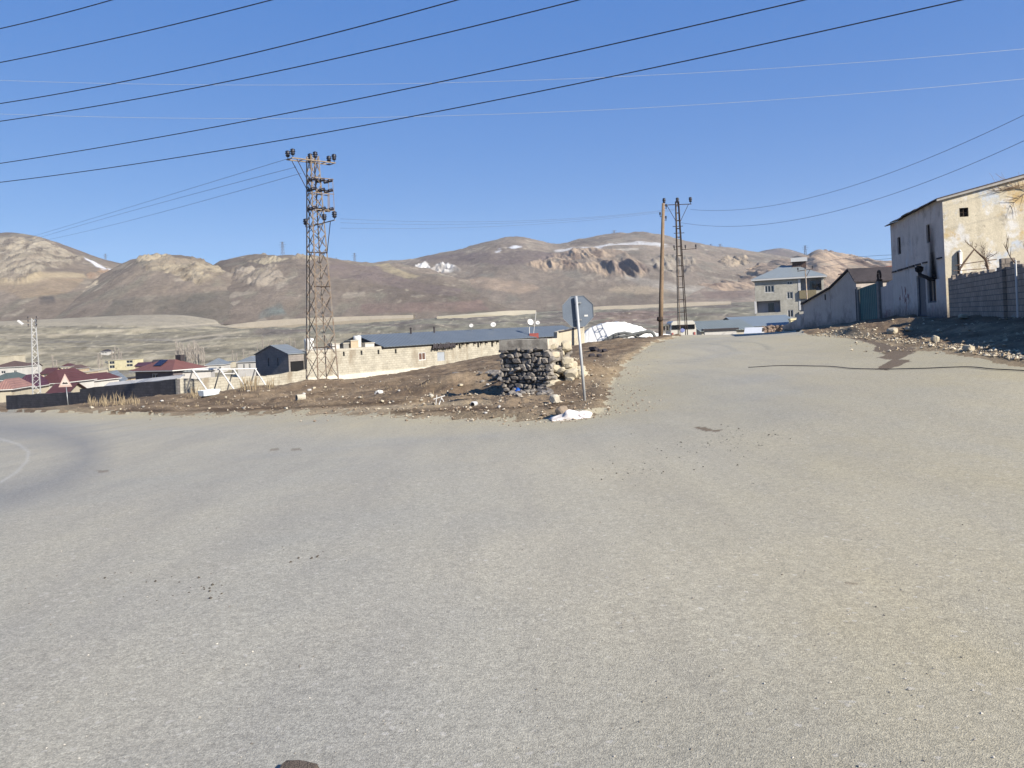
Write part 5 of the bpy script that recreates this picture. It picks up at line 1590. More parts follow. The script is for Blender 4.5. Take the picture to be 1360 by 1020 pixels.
while x < w:
    mb = MB(); mb.b2((x, -.34, h - .22), (x + .12, -.01, h - .06)); mb.build('rafter_end', ROOFDARK, fb); x += R.uniform(.7, 1.1)
xa, xb = fp(572, 460)[0], fp(599.5, 459)[0]
mb = MB()
for i in range(26):
    x = xa + (xb - xa) * i / 25; mb.bar((x, -.25 + R.uniform(-.1, .05), h - .38 + R.uniform(-.1, .1)), (x + R.uniform(.1, .4), -.22, h + R.uniform(-.05, .12)), .09, 6)
mb.build('thatch_bundle', ROOFDARK, fb)
# patches on the blue roof and things on the roofs (each stands on the building)
for x, y, hh, ww_, lab in ((575.5, 441, 5, 1.1, 'left one of two thin dark stovepipes on the blue roof'), (606.5, 440, 5, 1.1, 'right one of two thin dark stovepipes on the blue roof')):
    a, z = fp(x, y + hh * .5)
    mb = MB(); mb.bar((a, d * .45, h + rise * .85), (a, d * .45, h + rise + .55), .09, 8); mb.lathe((a, d * .45, h + rise + .55), [(.09, 0), (.15, .02), (.02, .14)], 8); c_ = mb.build('stovepipe', ROOFDARK, br)
b2w = lambda lx, ly, lz: Vector((Aw.x + lx * math.cos(rot) - ly * math.sin(rot), Aw.y + lx * math.sin(rot) + ly * math.cos(rot), Aw.z + lz))
def dish(x, label, s=.27, red=False):
    a = fp(x, 440)[0]
    p = b2w(a, d * .42, h + rise * .84 + .1)
    t = thing('satellite_dish', label, 'satellite dish', p, math.radians(-20), 'satellite dishes on the blue roof')
    mb = MB(); mb.bar((0, 0, -.2), (0, 0, .45), .03, 6); mb.build('mast', GALV, t)
    mb = MB(); mb.lathe((0, -.05, .62), [(.03, 0), (s * .5, .03), (s * .85, .10), (s, .16), (s * .98, .17), (s * .5, .06), (.01, .03)], 14, Vector((.3, -1, .55))); mb.build('dish', WHITEP, t, True)
    mb = MB(); mb.bar((0, -.05, .5), (.12, -.5, .72), .015, 4); mb.box((.12, -.5, .74), (.08, .1, .08)); mb.build('feed_arm', GALV, t)
dish(654, 'small grey satellite dish lying low on the blue roof', .22)
dish(683, 'white satellite dish on the blue roof, above the left end of the stone wall', .3)
dish(741.5, 'white satellite dish on the blue roof, nearest the octagonal sign', .25)
a = fp(709, 446)[0]; p = b2w(a, .3, h)
t_ = thing('antenna_stand', 'white dish above a red box with a thin leaning mast, seen over the stone wall', 'antenna', p)
mb = MB(); mb.box((.25, 0, .25), (1.0, .5, .55)); mb.build('red_box', mat_plain('faded_red_box', A(170, 92, 84), .2, 3), t_)
mb = MB(); mb.bar((-.3, 0, -.3), (-.25, 0, 1.0), .05); mb.lathe((-.1, -.1, 1.75), [(.05, 0), (.22, .04), (.36, .12), (.18, .06)], 12, Vector((.4, -1, .4))); mb.bar((-.25, 0, .9), (-.1, 0, 1.8), .05); mb.build('dish', WHITEP, t_)
mb = MB(); mb.bar((.2, .1, .4), (.6, .1, 2.9), .03, 5); mb.build('mast', WHITEP, t_)
# barrels and chimneys standing on the flat roof part
for x, hh, rr3, lab, ly in ((430, 1.0, .42, 'white water barrel on the flat roof inside the pylon outline', 2.0), (488.5, 1.05, .36, 'white water barrel on the flat roof halfway to the blue roof', 1.4)):
    a = fp(x, 465)[0]
    p = b2w(a, ly, h + .14); t_ = thing('water_barrel', lab, 'barrel', p, 0, 'barrels on the flat farm roof')
    mb = MB(); mb.lathe((0, 0, 0), [(rr3 * .9, 0), (rr3, .05), (rr3 * .96, hh * .33), (rr3, hh * .36), (rr3 * .96, hh * .66), (rr3, hh * .69), (rr3, hh - .05), (rr3 * .8, hh)], 16); mb.build('drum', WHITEP, t_, True)
    mb = MB(); mb.lathe((.1, 0, hh), [(.12, 0), (.12, .05), (.02, .06)], 8); mb.build('lid', GALV, t_)
for x0_, x1_, hh, lab, mm in ((449, 459, .42, 'low white chimney block on the flat roof beside the pylon', WHITEWALL), (464, 471, .4, 'grey chimney block on the flat roof, between white block and barrel', CONCD), (474, 484, .6, 'wide brown chimney block on the flat roof left of the barrel', TANWALL), (493, 505, .3, 'flat white box on the roof edge beside the blue roof gable', WHITEWALL)):
    a, c = fp(x0_, 463)[0], fp(x1_, 463)[0]
    p = b2w(a, .8, h + .14); t_ = thing('chimney_block', lab, 'chimney', p, rot, 'blocks on the flat farm roof')
    mb = MB(); mb.b2((0, 0, 0), (c - a, .8, hh)); mb.build('stack', mm, t_)
    mb = MB(); mb.b2((-.05, -.05, hh), (c - a + .05, .85, hh + .08)); mb.build('cap', CONC, t_)

# ------------------------------------------------------------------ boundary walls left
def line_wall(name, label, a_, b_, hl_, hr_, m, steps=0, th=.2, coping=None, jag=.03):
    A_, B_ = Vector(a_), Vector(b_)
    dz = B_.z - A_.z
    r_, w_ = frame_at(A_, B_)
    t = thing(name, label, 'wall', A_, r_)
    n_ = max(2, int(w_ / .8)); pts = [(0, 0, -1.0), (w_, 0, dz - 1.0)]
    tops = []
    for j in range(n_, -1, -1):
        f = j / n_; tops.append((w_ * f, 0, dz * f + hl_ + (hr_ - hl_) * f + R.uniform(-jag, jag)))
    mb = MB(); mb.poly(pts + tops, (0, th, 0)); mb.build('wall', m, t)
    if coping:
        mb = MB(); mb.poly([(w_ * .25, th, dz * .25 + hl_ + (hr_ - hl_) * .25 - .05), (w_, th, dz + hr_ - .05), (w_, th + .4, dz + hr_ + .2), (w_ * .25, th + .4, dz * .25 + hl_ + (hr_ - hl_) * .25 + .2)], (0, 0, .08)); mb.build('coping', coping, t)
    return t
dA = at(5, 74); dB = at(233, 56); kA = 74 / F; kB = 56 / F
dM = dA.lerp(dB, .5); dM.z = gz(dM.x, dM.y)
tA = P(5, 525.5, 74).z; tB = P(233, 503.5, 56).z; tM1 = P(104, 520.5, dM.y + 0).z; tM2 = P(104, 516.5, dM.y).z
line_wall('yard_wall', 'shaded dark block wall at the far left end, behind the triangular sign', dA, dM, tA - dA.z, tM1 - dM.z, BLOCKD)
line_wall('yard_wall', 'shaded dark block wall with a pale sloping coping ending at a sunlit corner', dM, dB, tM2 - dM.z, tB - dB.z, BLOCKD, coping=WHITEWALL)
wE = at(404, 66)
c1 = P(348, 499.5, 62.5)
cM = dB.lerp(wE, .66); cM.z = gz(cM.x, cM.y)
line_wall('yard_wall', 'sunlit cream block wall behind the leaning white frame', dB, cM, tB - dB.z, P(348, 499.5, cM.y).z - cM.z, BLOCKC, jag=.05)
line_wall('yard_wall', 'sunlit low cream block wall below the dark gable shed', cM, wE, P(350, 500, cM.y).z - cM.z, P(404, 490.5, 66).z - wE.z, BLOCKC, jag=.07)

# dark gable shed joining the left end of the farm building
def fw(lx, ly, lz=0.0):
    return Vector((FA.x + lx * math.cos(FR) - ly * math.sin(FR), FA.y + lx * math.sin(FR) + ly * math.cos(FR), FA.z + lz))
ly_ = 9.4
while ly_ > 3 and proj(*fw(-1.5, ly_, 0))[0] < 340: ly_ -= .1
Aw = fw(-1.5, ly_, -.4); Bw2 = fw(-1.5, .35, -.4)
rot, w = frame_at(Aw, Bw2)
t_ = thing('dark_shed', 'dark grey shed with a pointed gable and two slots behind the low cream wall', 'shed', Aw, rot)
h = onplane(Aw, rot, 341, 471)[1]; rise = onplane(Aw, rot, 366, 459)[1] - h
sl = [(w * .38, w * .42, h * .68, h * .9), (w * .66, w * .70, h * .68, h * .9)]
shell(t_, w, 1.48, h, mat_blocks('dark_grey_blocks', A(164, 156, 148), A(144, 138, 132), .42, .2, .01, .08), sl, (), ('y', rise), base=-1.2)
for s_ in sl:
    mb = MB(); mb.b2((s_[0], .13, s_[2]), (s_[1], .16, s_[3])); mb.build('slot', WHITEP, t_)
mb = MB(); mb.b2((w - .02, .15, -.4), (w + .04, 1.4, h * .8)); mb.build('door', DARK, t_)  # dark panel added over the narrow side wall to keep it dark
gable_roof(t_, w, 1.46, h, rise, GREYROOF, 'y', .1, .06)

# leaning white metal frame (old swing frame)
p0 = at(264, 53); p1 = at(346, 58)
rot, w = frame_at(p0, p1)
t_ = thing('swing_frame', 'old white metal swing frame with slanting legs before the sunlit wall', 'swing frame', p0, rot)
dz = p1.z - p0.z
zt0 = P(257, 491, 53).z - p0.z; zt1 = zt0 + dz * 1.0 + .05
zt1 = P(343, 490, 57.5).z - p0.z
mb = MB(); mb.bar((-.35, .3, zt0), (w - .25, .3, zt1), .055, 8); mb.build('top_bar', WHITEP, t_)
for f in (0.0, .41, .62, .98):
    x = -.35 + (w + .1) * f; z_ = zt0 + (zt1 - zt0) * f
    gx = x + .55
    gw_ = Vector(p0) + Matrix.Rotation(rot, 3, 'Z') @ Vector((gx, -.5, 0))
    zg = gz(gw_.x, gw_.y) - p0.z
    mb = MB(); mb.bar((x, .3, z_), (gx, -.5, zg - .1), .055, 8); mb.build('leg', WHITEP, t_)
    mb = MB(); mb.bar((x, .3, z_), (x + .1, 1.2, zg - .2), .05, 8); mb.build('leg', mat_plain('grey_leg', A(130, 130, 130), .1, 3), t_)
mb = MB(); mb.bar((w * .42 - .2, .25, zt0 + (zt1 - zt0) * .45 - .3), (w * .62 - .2, .25, zt0 + (zt1 - zt0) * .62 - .3), .035); mb.build('tie_bar', WHITEP, t_)
pt = hit(279, 526)
t_ = thing('white_trough', 'pale blue-white sheet metal trough lying at the foot of the swing frame', 'trough', pt, rot)
mb = MB()
for q in ([(-.9, -.25, .05), (.75, -.25, .05), (.85, -.35, .42), (-1.0, -.35, .42)], [(-.9, .25, .05), (.75, .25, .05), (.85, .35, .42), (-1.0, .35, .42)], [(-.9, -.25, .05), (.75, -.25, .05), (.75, .25, .05), (-.9, .25, .05)], [(-.9, -.25, .05), (-.9, .25, .05), (-1, .35, .42), (-1, -.35, .42)], [(.75, -.25, .05), (.75, .25, .05), (.85, .35, .42), (.85, -.35, .42)]):
    mb.poly(q, (0, .02, .015))
mb.build('basin', mat_plain('pale_blue_enamel', A(214, 224, 228, .75), .05, 3, .5), t_)
mb = MB(); mb.b2((-.7, -.2, -.1), (-.5, .2, .06)); mb.b2((.4, -.2, -.1), (.6, .2, .06)); mb.build('feet', DARKST, t_)
t_.scale = (.62, .62, .75)

# ------------------------------------------------------------------ village
G = 'village houses down in the valley'
t_, w_, h_ = house('village_house', 'house with bright red hip roof and dark open porch behind the dark wall', 178, 230, 95, -28, 492.5, 4.2, mat_plaster('porch_wall', A(120, 112, 112), []), REDTILE, 'hip', 1.25, [(.44, .6, .25, .92)], [(.2, .34, .3, .8), (.42, .56, .3, .8)], G, oh=.5)
house('village_house', 'white annex wall adjoining the red-roofed house on its right', 238, 280, 93, 14, 493.5, 4, WHITEWALL, GREYROOF, 'flat', 0, [(.1, .2, .3, .75), (.24, .34, .3, .75)], (), G)
mb = MB(); mb.b2((w_ * .35, -.4, h_ + .9), (w_ * .52, 1.4, h_ + 1.02)); 
sp = MB(); sp.box((w_ * .5, .95, h_ + .92), (1.3, 1.2, .08), Matrix.Rotation(math.radians(32), 3, 'X')); sp.build('solar_panel', mat_plain('dark_solar', A(40, 42, 64), .1, 2, .2), t_)
sp = MB(); sp.b2((w_ * .62, 2.4, h_ + .9), (w_ * .62 + .9, 3.0, h_ + 1.75)); sp.build('chimney', ROOFDARK, t_)
H3 = house('apartment_house', 'three-storey cream building with open balconies on both ends in the village', 143, 177, 330, 0, 478, 9, mat_plaster('yellowish_wall', A(216, 206, 168, .7), [(A(180, 166, 130), .4, .58, .7)]), CREAMWALL, 'flat', 0, [(.03, .24, .62, .92), (.03, .24, .2, .5), (.72, .97, .66, .92), (.72, .97, .3, .55)], (), G, 'building')
house('village_house', 'white two-storey house with a brown roof at the left picture edge', -12, 29, 210, 4, 488, 8, WHITEWALL, BROWNROOF, 'hip', 1.6, [(.3, .45, .45, .7), (.72, .82, .45, .7)], (), G)
house('village_house', 'flat cream block house topping the brown roof at the left edge', -20, 18, 330, 0, 473, 8, CREAMWALL, CREAMWALL, 'flat', 0, [], (), G)
house('village_house', 'house with a dark green-grey roof low at the left picture edge', -14, 13, 130, 0, 506, 6, WHITEWALL, mat_sheet('green_grey_roof', A(92, 102, 98), .3, 0, .7, 0, .1), 'hip', 1.2, [], (), G)
house('village_house', 'house with a faded pink roof low in the left corner behind the dark wall', -12, 15, 98, 10, 518.5, 6, CREAMWALL, PINKTILE, 'hip', 1.3, [], (), G)
house('village_house', 'house with a purple roof just left of the lamp pylon foot', 17, 42, 112, 8, 515.5, 6, CREAMWALL, PURPLE, 'hip', 1.8, [], (), G)
house('village_house', 'house with a broad maroon roof right of the lamp pylon', 46, 80, 118, -6, 510, 8, WHITEWALL, MAROON, 'hip', 2.0, [(.2, .3, .4, .7)], (), G)
house('village_house', 'low house with a small dark red roof right behind the dark wall', 62, 88, 92, 6, 522, 5, CREAMWALL, MAROON, 'gable', .9, [], (), G)
house('village_house', 'white house with a maroon roof right of the triangular sign', 98, 120, 128, -10, 507, 7, WHITEWALL, MAROON, 'hip', 1.2, [(.6, .75, .3, .7)], (), G)
house('village_house', 'pale blue-white house with a light grey gable facing right, before the cream block', 131, 160, 150, 20, 506, 10, mat_plaster('bluish_white_wall', A(214, 220, 222, .72), []), GREYROOF, 'gabley', 1.6, [(.25, .35, .35, .65)], (), G)
house('village_house', 'small tan flat-roofed house left of the cream block', 105, 117, 280, 0, 494.5, 7, TANWALL, CONC, 'flat', 0, [(.15, .4, .45, .8), (.6, .85, .45, .8)], (), G)
house('village_house', 'small cream flat-roofed house with dark windows just left of the cream block', 118, 131, 300, 0, 492, 7, CREAMWALL, CONC, 'flat', 0, [(.15, .4, .45, .8), (.6, .85, .45, .8)], (), G)
house('village_house', 'house with reddish roof behind the maroon roof near the lamp pylon', 52, 68, 230, 0, 496, 7, TANWALL, MAROON, 'gable', 1.4, [(.3, .5, .4, .8)], (), G)
house('village_house', 'low dark-roofed house between lamp pylon and triangular sign, far behind', 90, 106, 310, 0, 490, 7, TANWALL, BROWNROOF, 'hip', 1.5, [], (), G)
house('village_house', 'white house with a light grey hip roof right of the poplar row', 272, 297, 230, 6, 485, 8, WHITEWALL, GREYROOF, 'hip', 1.8, [(.7, .85, .4, .8)], (), G)
house('village_house', 'grey-white house with two dark windows left of the dark gable shed', 314, 341, 210, -4, 481, 8, WHITEWALL, GREYROOF, 'hip', 1.5, [(.25, .36, .5, .9), (.55, .66, .5, .9)], (), G)
house('village_house', 'small house with dark purple roof right of the cream balcony building', 178, 196, 260, 0, 486, 6, TANWALL, PURPLE, 'gable', 1.0, [], (), G)

for i, (x0, x1, Y, ye, wm_, rm_, rf, lab) in enumerate([
    (32, 44, 270, 487, WHITEWALL, BROWNROOF, 'gable', 'small white house with a brown gable roof behind the lamp pylon'),
    (70, 82, 250, 494, WHITEWALL, CONC, 'flat', 'small white flat-roofed house above the broad maroon roof'),
    (80, 92, 330, 487, CREAMWALL, MAROON, 'hip', 'tiny far house with a maroon roof left of the low dark-roofed house'),
    (96, 108, 190, 499, CREAMWALL, CONC, 'flat', 'small cream flat house just above the triangular sign, to its right'),
    (133, 144, 400, 484, WHITEWALL, ROOFDARK, 'hip', 'tiny dark-roofed house touching the left end of the cream balcony building'),
    (160, 174, 175, 503, TANWALL, ROOFDARK, 'flat', 'low tan house between the pale grey gable and the red-roofed house'),
    (200, 212, 330, 482, WHITEWALL, ROOFDARK, 'gable', 'far white house with a dark roof peeking over the red hip roof'),
    (298, 306, 300, 481, CREAMWALL, GREYROOF, 'flat', 'tiny cream house between the two grey-roofed houses right of the poplars')]):
    house('village_house', lab, x0, x1, Y, [6, -8, 3, 10, 0, -6, 5, 0][i], ye, 6, wm_, rm_, rf, 1.2, [(.2, .42, .4, .78), (.58, .8, .4, .78)], (), G)

# far white buildings and quarry hut on the hill
def hill_house(x0, x1, yb, yt, Y, wm, rm, label, rise=1.2):
    Aw = P(x0, yb + 1.5, Y); k = Y / F; w = (x1 - x0) * k; h = (yb + 1.5 - yt) * k
    t = thing('hill_building', label, 'building', Aw, 0, 'buildings up on the far hill')
    wn = [(w * (i + .3) / max(1, round(w / 6)), w * (i + .6) / max(1, round(w / 6)), h * .45, h * .75) for i in range(max(1, round(w / 6)))]
    shell(t, w, 8, h, wm, wn, (), ('x', rise), base=-4)
    for hl_ in wn: opening(t, (0, 0, 0), EX, EY, hl_, DARKST, GLASS, (1, 0), .1, .1)
    gable_roof(t, w, 8, h, rise, rm, 'x', .4, .15)
hill_house(629, 635, 356.5, 354.5, 1590, WHITEWALL, GREYROOF, 'tiny white hut on the far hill, leftmost of the white buildings there')
hill_house(648, 664, 356, 352.5, 1590, WHITEWALL, GREYROOF, 'long low white building on the far hill above the bright highway bend')
hill_house(666, 680, 356, 352, 1590, WHITEWALL, PINKTILE, 'white building with pinkish roof on the far hill')
hill_house(697, 724.5, 358, 353.5, 1560, mat_plaster('greenish_wall', A(196, 192, 170, .7), []), GREYROOF, 'long pale green-grey hall on the far hill left of the cliffs')
b = P(637, 357, 1585); t_ = thing('crusher_tower', 'small dark quarry crusher tower beside the white hill buildings', 'tower', b)
mb = MB(); mb.bar((-4, 0, -3), (-1.5, 0, 10), .8); mb.bar((4, 0, -3), (1.5, 0, 10), .8); mb.box((0, 0, 5), (9, 4, 2)); mb.box((0, 0, 11), (5, 4, 5)); mb.bar((0, 0, 9), (11, 0, 2), .9); mb.build('frame', PYL, t_)
# ------------------------------------------------------------------ ruined stone wall on the dirt island
bw = hit(700, 521); Ys = bw.y; k = Ys / F
rot = math.radians(-29)
pA = P(667.5, 515, Ys + .45); pA.z = gz(pA.x, pA.y) - .1
t_ = thing('stone_wall', 'ruined dark rubble stone wall stump with a concrete cap beside the octagonal sign', 'wall ruin', pA, rot)
def sp_(x, y): return onplane(pA, rot, x, y)
w = sp_(729, 500)[0]; top_ = sp_(700, 463)[1]; capt = sp_(700, 451)[1]; dep = 1.5
r7 = random.Random(21)
mb = MB()
mb.b2((.08, .1, -.6), (w - .06, dep - .1, top_ - .02))
z = -.25
while z < top_ - .08:
    hh = r7.uniform(.08, .20); x = -.03
    while x < w:
        l = r7.uniform(.09, .36)
        mb.rock((x + l / 2, r7.uniform(.03, .10), z + hh / 2 + r7.uniform(-.03, .03)), (l * 1.08, r7.uniform(.2, .3), hh * r7.uniform(1.0, 1.3)), r7, 1, .24, r7.random() < .25)
        x += l
    y = .1
    while y < dep:
        l = r7.uniform(.16, .36)
        for xx in (w - r7.uniform(.02, .1), r7.uniform(.0, .08)):
            mb.rock((xx, y + l / 2, z + hh / 2), (r7.uniform(.28, .42), l * 1.05, hh * 1.12), r7, 2, .17)
        y += l
    z += hh * .93
STONE = NT('rubble_stone')
cc = STONE.mix(STONE.rng(STONE.noise(2.6, 5, .7), .35, .65), A(104, 98, 94), A(176, 168, 156))
cc = STONE.mix(1.0, cc, STONE.mix(STONE.rng(STONE.noise(22, 4, .7), .3, .7), (.75,) * 3, (1.2,) * 3), 'MULTIPLY')
STONE.bump(STONE.noise(18, 5, .7), .5, .03); STONE = STONE.out(cc, .95)
mb.build('stonework', STONE, t_, False)
mb = MB(); mb.b2((-.04, -.03, top_ - .03), (w + .02, .75, capt)); 
cp = mb.build('concrete_cap', mat_plaster('weathered_cap', A(214, 204, 184), [(A(160, 150, 136), 1.6, .5, .64)], 1.2, streak=.6), t_)
mb = MB()
for i in range(44):
    a = r7.random(); f = r7.random()
    xx = w + .05 + a * .75; zmax = (top_ + .05) * (1 - a * .55) - .02; hb = -.1 + a * .75
    zz = hb + (zmax - hb) * f
    s_ = r7.uniform(.2, .42)
    mb.rock((xx, .12 + r7.uniform(-.1, .5) + a * .4, zz), (s_, s_ * .9, s_ * .7), r7, 2, .14)
PALEST = mat_plain('pale_broken_stone', A(206, 194, 168), .16, 5, .95, bump=.4)
mb.build('collapsed_side', PALEST, t_, False)
for x, y, s_, lab in ((733, 458, .36, 'square pale stone block on top of the wall ruin beside its cap'), (752, 460, .40, 'large pale stone block at the upper right end of the wall ruin'), (744, 470, .34, 'pale stone block below the two topmost blocks of the wall ruin'), (735, 468, .3, 'smaller pale block under the square block next to the concrete cap'), (757, 489, .38, 'bright pale boulder low on the right slope of the wall ruin'), (748, 481, .26, 'small pale block above the dark hollow in the wall ruin')):
    p = P(x, y, Ys + .5)
    mb = MB(); mb.rock(p, (s_, s_ * .9, s_ * .8), r7, 2, .1)
    tag(mb.build('stone_block', PALEST, None, False, loc=p), lab, 'stone block', 'loose blocks of the wall ruin')
# row of old foundation stones left of the ruin
mb = MB()
for i in range(46):
    p = hit(604 + r7.random() ** .8 * 66, 497 + r7.uniform(-2, 5) + (r7.random() < .3) * r7.uniform(0, 9))
    s_ = r7.uniform(.14, .4); mb.rock(p + Vector((0, 0, s_ * .15)), (s_, s_, s_ * .65), r7, 1, .2)
for i in range(40):
    p = hit(664 + r7.random() * 70, 521 + r7.uniform(-4, 5)); s_ = r7.uniform(.08, .28)
    mb.rock(p + Vector((0, 0, s_ * .12)), (s_, s_, s_ * .65), r7, 1, .2)
tag(mb.build('rubble', STONE, None), 'scattered grey foundation rubble around the stone wall ruin', 'rubble', kind='stuff')

# ------------------------------------------------------------------ litter on the dirt island
def soft_lump(mb, c, sx, sy, sz, rnd, fold=.18):
    n, m = 16, 9
    vs = [];
    ph = [rnd.uniform(0, 6) for _ in range(6)]
    for i in range(m):
        e = math.pi / 2 * i / (m - 1)
        for j in range(n):
            t = 2 * math.pi * j / n
            r_ = 1 + fold * (math.sin(3 * t + ph[0] + 2 * e) + .7 * math.sin(5 * t + ph[1]) * math.cos(3 * e + ph[2])) + rnd.uniform(-.07, .07)
            vs.append((c[0] + sx * r_ * math.cos(t) * math.cos(e), c[1] + sy * r_ * math.sin(t) * math.cos(e), c[2] - .02 + sz * (math.sin(e) ** .8) * (1 + fold * math.sin(2 * t + ph[3]))))
    fs = [(i * n + j, i * n + (j + 1) % n, (i + 1) * n + (j + 1) % n, (i + 1) * n + j) for i in range(m - 1) for j in range(n)]
    mb.add(vs, fs)
r8 = random.Random(5)
PLB = mat_plain('white_plastic_bag', A(238, 230, 224, .68), .06, 6, .5)
p = hit(757, 557); t_ = thing('white_sacks', 'crumpled white plastic sacks with a brown clod at the roadside below the octagonal sign', 'rubbish bag', p)
mb = MB(); soft_lump(mb, (-.02, 0, 0),   .28, .15, .16, r8, .36); soft_lump(mb, (-.27, -.02, 0), .10, .08, .06, r8); mb.build('sack', PLB, t_, True)
mb = MB(); soft_lump(mb, (.27, .04, 0), .19, .12, .13, r8, .36); mb.build('sack', PLB, t_, True)
mb = MB(); mb.rock((-.13, .25, .12), (.3, .2, .22), r8, 2, .15); mb.build('clod', mat_plain('brown_clod', A(150, 134, 116), .2, 8), t_)
p = hit(687, 523); t_ = thing('blue_bag', 'crumpled bright blue plastic bag at the foot of the stone wall ruin', 'rubbish bag', p)
mb = MB(); soft_lump(mb, (0, 0, 0), .17, .13, .19, r8, .22); mb.build('bag', mat_plain('blue_plastic', A(40, 98, 190), .3, 9, .4), t_, True)
mb = MB(); soft_lump(mb, (.08, .05, .08), .12, .08, .18, r8, .3); mb.build('bag_mouth', mat_plain('light_blue_plastic', A(150, 176, 214), .2, 9, .4), t_, True)
p = hit(737, 536); t_ = thing('concrete_block', 'pale squared concrete lump on the bare dirt just left of the sign post', 'concrete block', p, math.radians(-38))
import bmesh
mb = MB(); mb.rock((0, 0, .1), (.2, .22, .24), r8, 2, .06, False); mb.build('block', CONC, t_)
p = hit(627, 541); t_ = thing('paint_bucket', 'white bucket lying on its side, its dark mouth facing the road', 'bucket', p, math.radians(-10))
mb = MB(); mb.lathe((0, .12, .09), [(.105, .0), (.115, .01), (.12, .02), (.115, .03), (.09, .26), (.0, .27)], 14, Vector((.35, 1, .05))); mb.build('bucket', WHITEP, t_, True)
mb = MB(); mb.lathe((0, .115, .09), [(.085, -.003), (.08, .01), (.0, .012)], 12, Vector((.35, 1, .05))); mb.build('mouth', DARK, t_); t_.scale = (.62, .62, .62)
p = hit(394, 532); t_ = thing('concrete_pipe', 'broken pale concrete pipe end with a dark mouth sticking out of the dirt bank', 'pipe', p, math.radians(-55))
mb = MB()
n = 14
ring = lambda r_, y: [Vector((r_ * math.cos(2 * math.pi * i / n), y, .16 + r_ * math.sin(2 * math.pi * i / n))) for i in range(n)]
vs = ring(.24, 0) + ring(.24, .6) + ring(.18, 0) + ring(.18, .58)
mb.add(vs, [(i, (i + 1) % n, n + (i + 1) % n, n + i) for i in range(n)] + [(2 * n + i, 2 * n + (i + 1) % n, 3 * n + (i + 1) % n, 3 * n + i) for i in range(n)] + [(i, (i + 1) % n, 2 * n + (i + 1) % n, 2 * n + i) for i in range(n)])
mb.build('pipe_wall', CONC, t_)
mb = MB(); mb.lathe((0, .25, .16), [(.179, 0), (.17, .1)], 14, Vector((0, 1, 0))); mb.build('pipe_inside', DARK, t_); t_.scale = (.6, .6, .6)
p = hit(583, 540); t_ = thing('broken_crate', 'broken white wooden slats sticking up beside the dirt track', 'debris', p)
mb = MB()
for a, b_ in (((-.12, 0, 0), (-.06, 0, .34)), ((-.2, 0, .2), (.25, .05, .3)), ((0, 0, 0), (.1, .1, .22)), ((.1, 0, .27), (.2, 0, .1))): mb.bar(a, b_, .02)
mb.build('slats', WHITEP, t_); t_.scale = (.65, .65, .75)
p = hit(504, 524); t_ = thing('rag_heap', 'small heap of white rags and dark scraps on the dirt bank', 'rubbish', p)
mb = MB(); soft_lump(mb, (0, 0, 0), .26, .18, .2, r8, .3); mb.build('rags', mat_plain('white_rag', A(226, 222, 212), .15, 6), t_, True)
mb = MB(); soft_lump(mb, (-.1, -.15, 0), .1, .08, .1, r8, .3); mb.build('dark_scrap', ROOFDARK, t_, True); t_.scale = (.6, .6, .6)
# pale lumps and stones one can count
g = 'pale stones and litter bits scattered on the dirt island'
for x, y, s_ in [(404, 524, .3), (411, 519, .34), (417, 516, .3), (432, 515, .26), (515, 498.5, .25), (505, 507.5, .2), (573, 527, .34), (455, 528, .22), (478, 529, .18), (522, 534, .16), (545, 535, .16), (508, 534, .2), (437, 531, .16), (380, 543, .18), (323, 543, .24), (278, 543, .2), (300, 528, .2), (480, 515, .18), (530, 521, .2), (600, 518, .2), (648, 512, .22), (612, 513, .26), (590, 510, .2), (560, 532, .15), (330, 520, .26), (676, 522, .2), (700, 522, .2), (715, 518, .18), (663, 541, .14), (350, 536, .14), (787, 507, .12), (800, 500, .12), (770, 503, .12), (790, 480, .18), (645, 549, .12), (610, 548, .12), (215, 533, .26), (190, 541, .22), (160, 544, .22), (122, 542, .3), (250, 540, .22)]:
    p = hit(x, y); s_ *= .62
    mb = MB(); mb.rock(Vector((0, 0, s_ * .18)), (s_, s_ * r8.uniform(.6, 1), s_ * .55), r8, 2, .16)
    o = mb.build('stone', r8.choice((PALEST, CONC, CONC, CONCD, WHITEWALL)), None, False); o.location = p
    tag(o, 'small pale stone or scrap lying loose on the dirt island', 'stone', g)
g = 'dark clods near the polytunnel'
for x, y, s_ in [(789, 466, .55), (797, 468, .4), (786, 474, .3), (796, 473.5, .3), (803, 467, .3)]:
    p = hit(x, y); mb = MB(); mb.rock(Vector((0, 0, s_ * .15)), (s_, s_ * .8, s_ * .5), r8, 2, .2)
    o = mb.build('clod', ROOFDARK, None, False); o.location = p; tag(o, 'dark clod of earth on the island slope below the white polytunnel', 'clod', g)

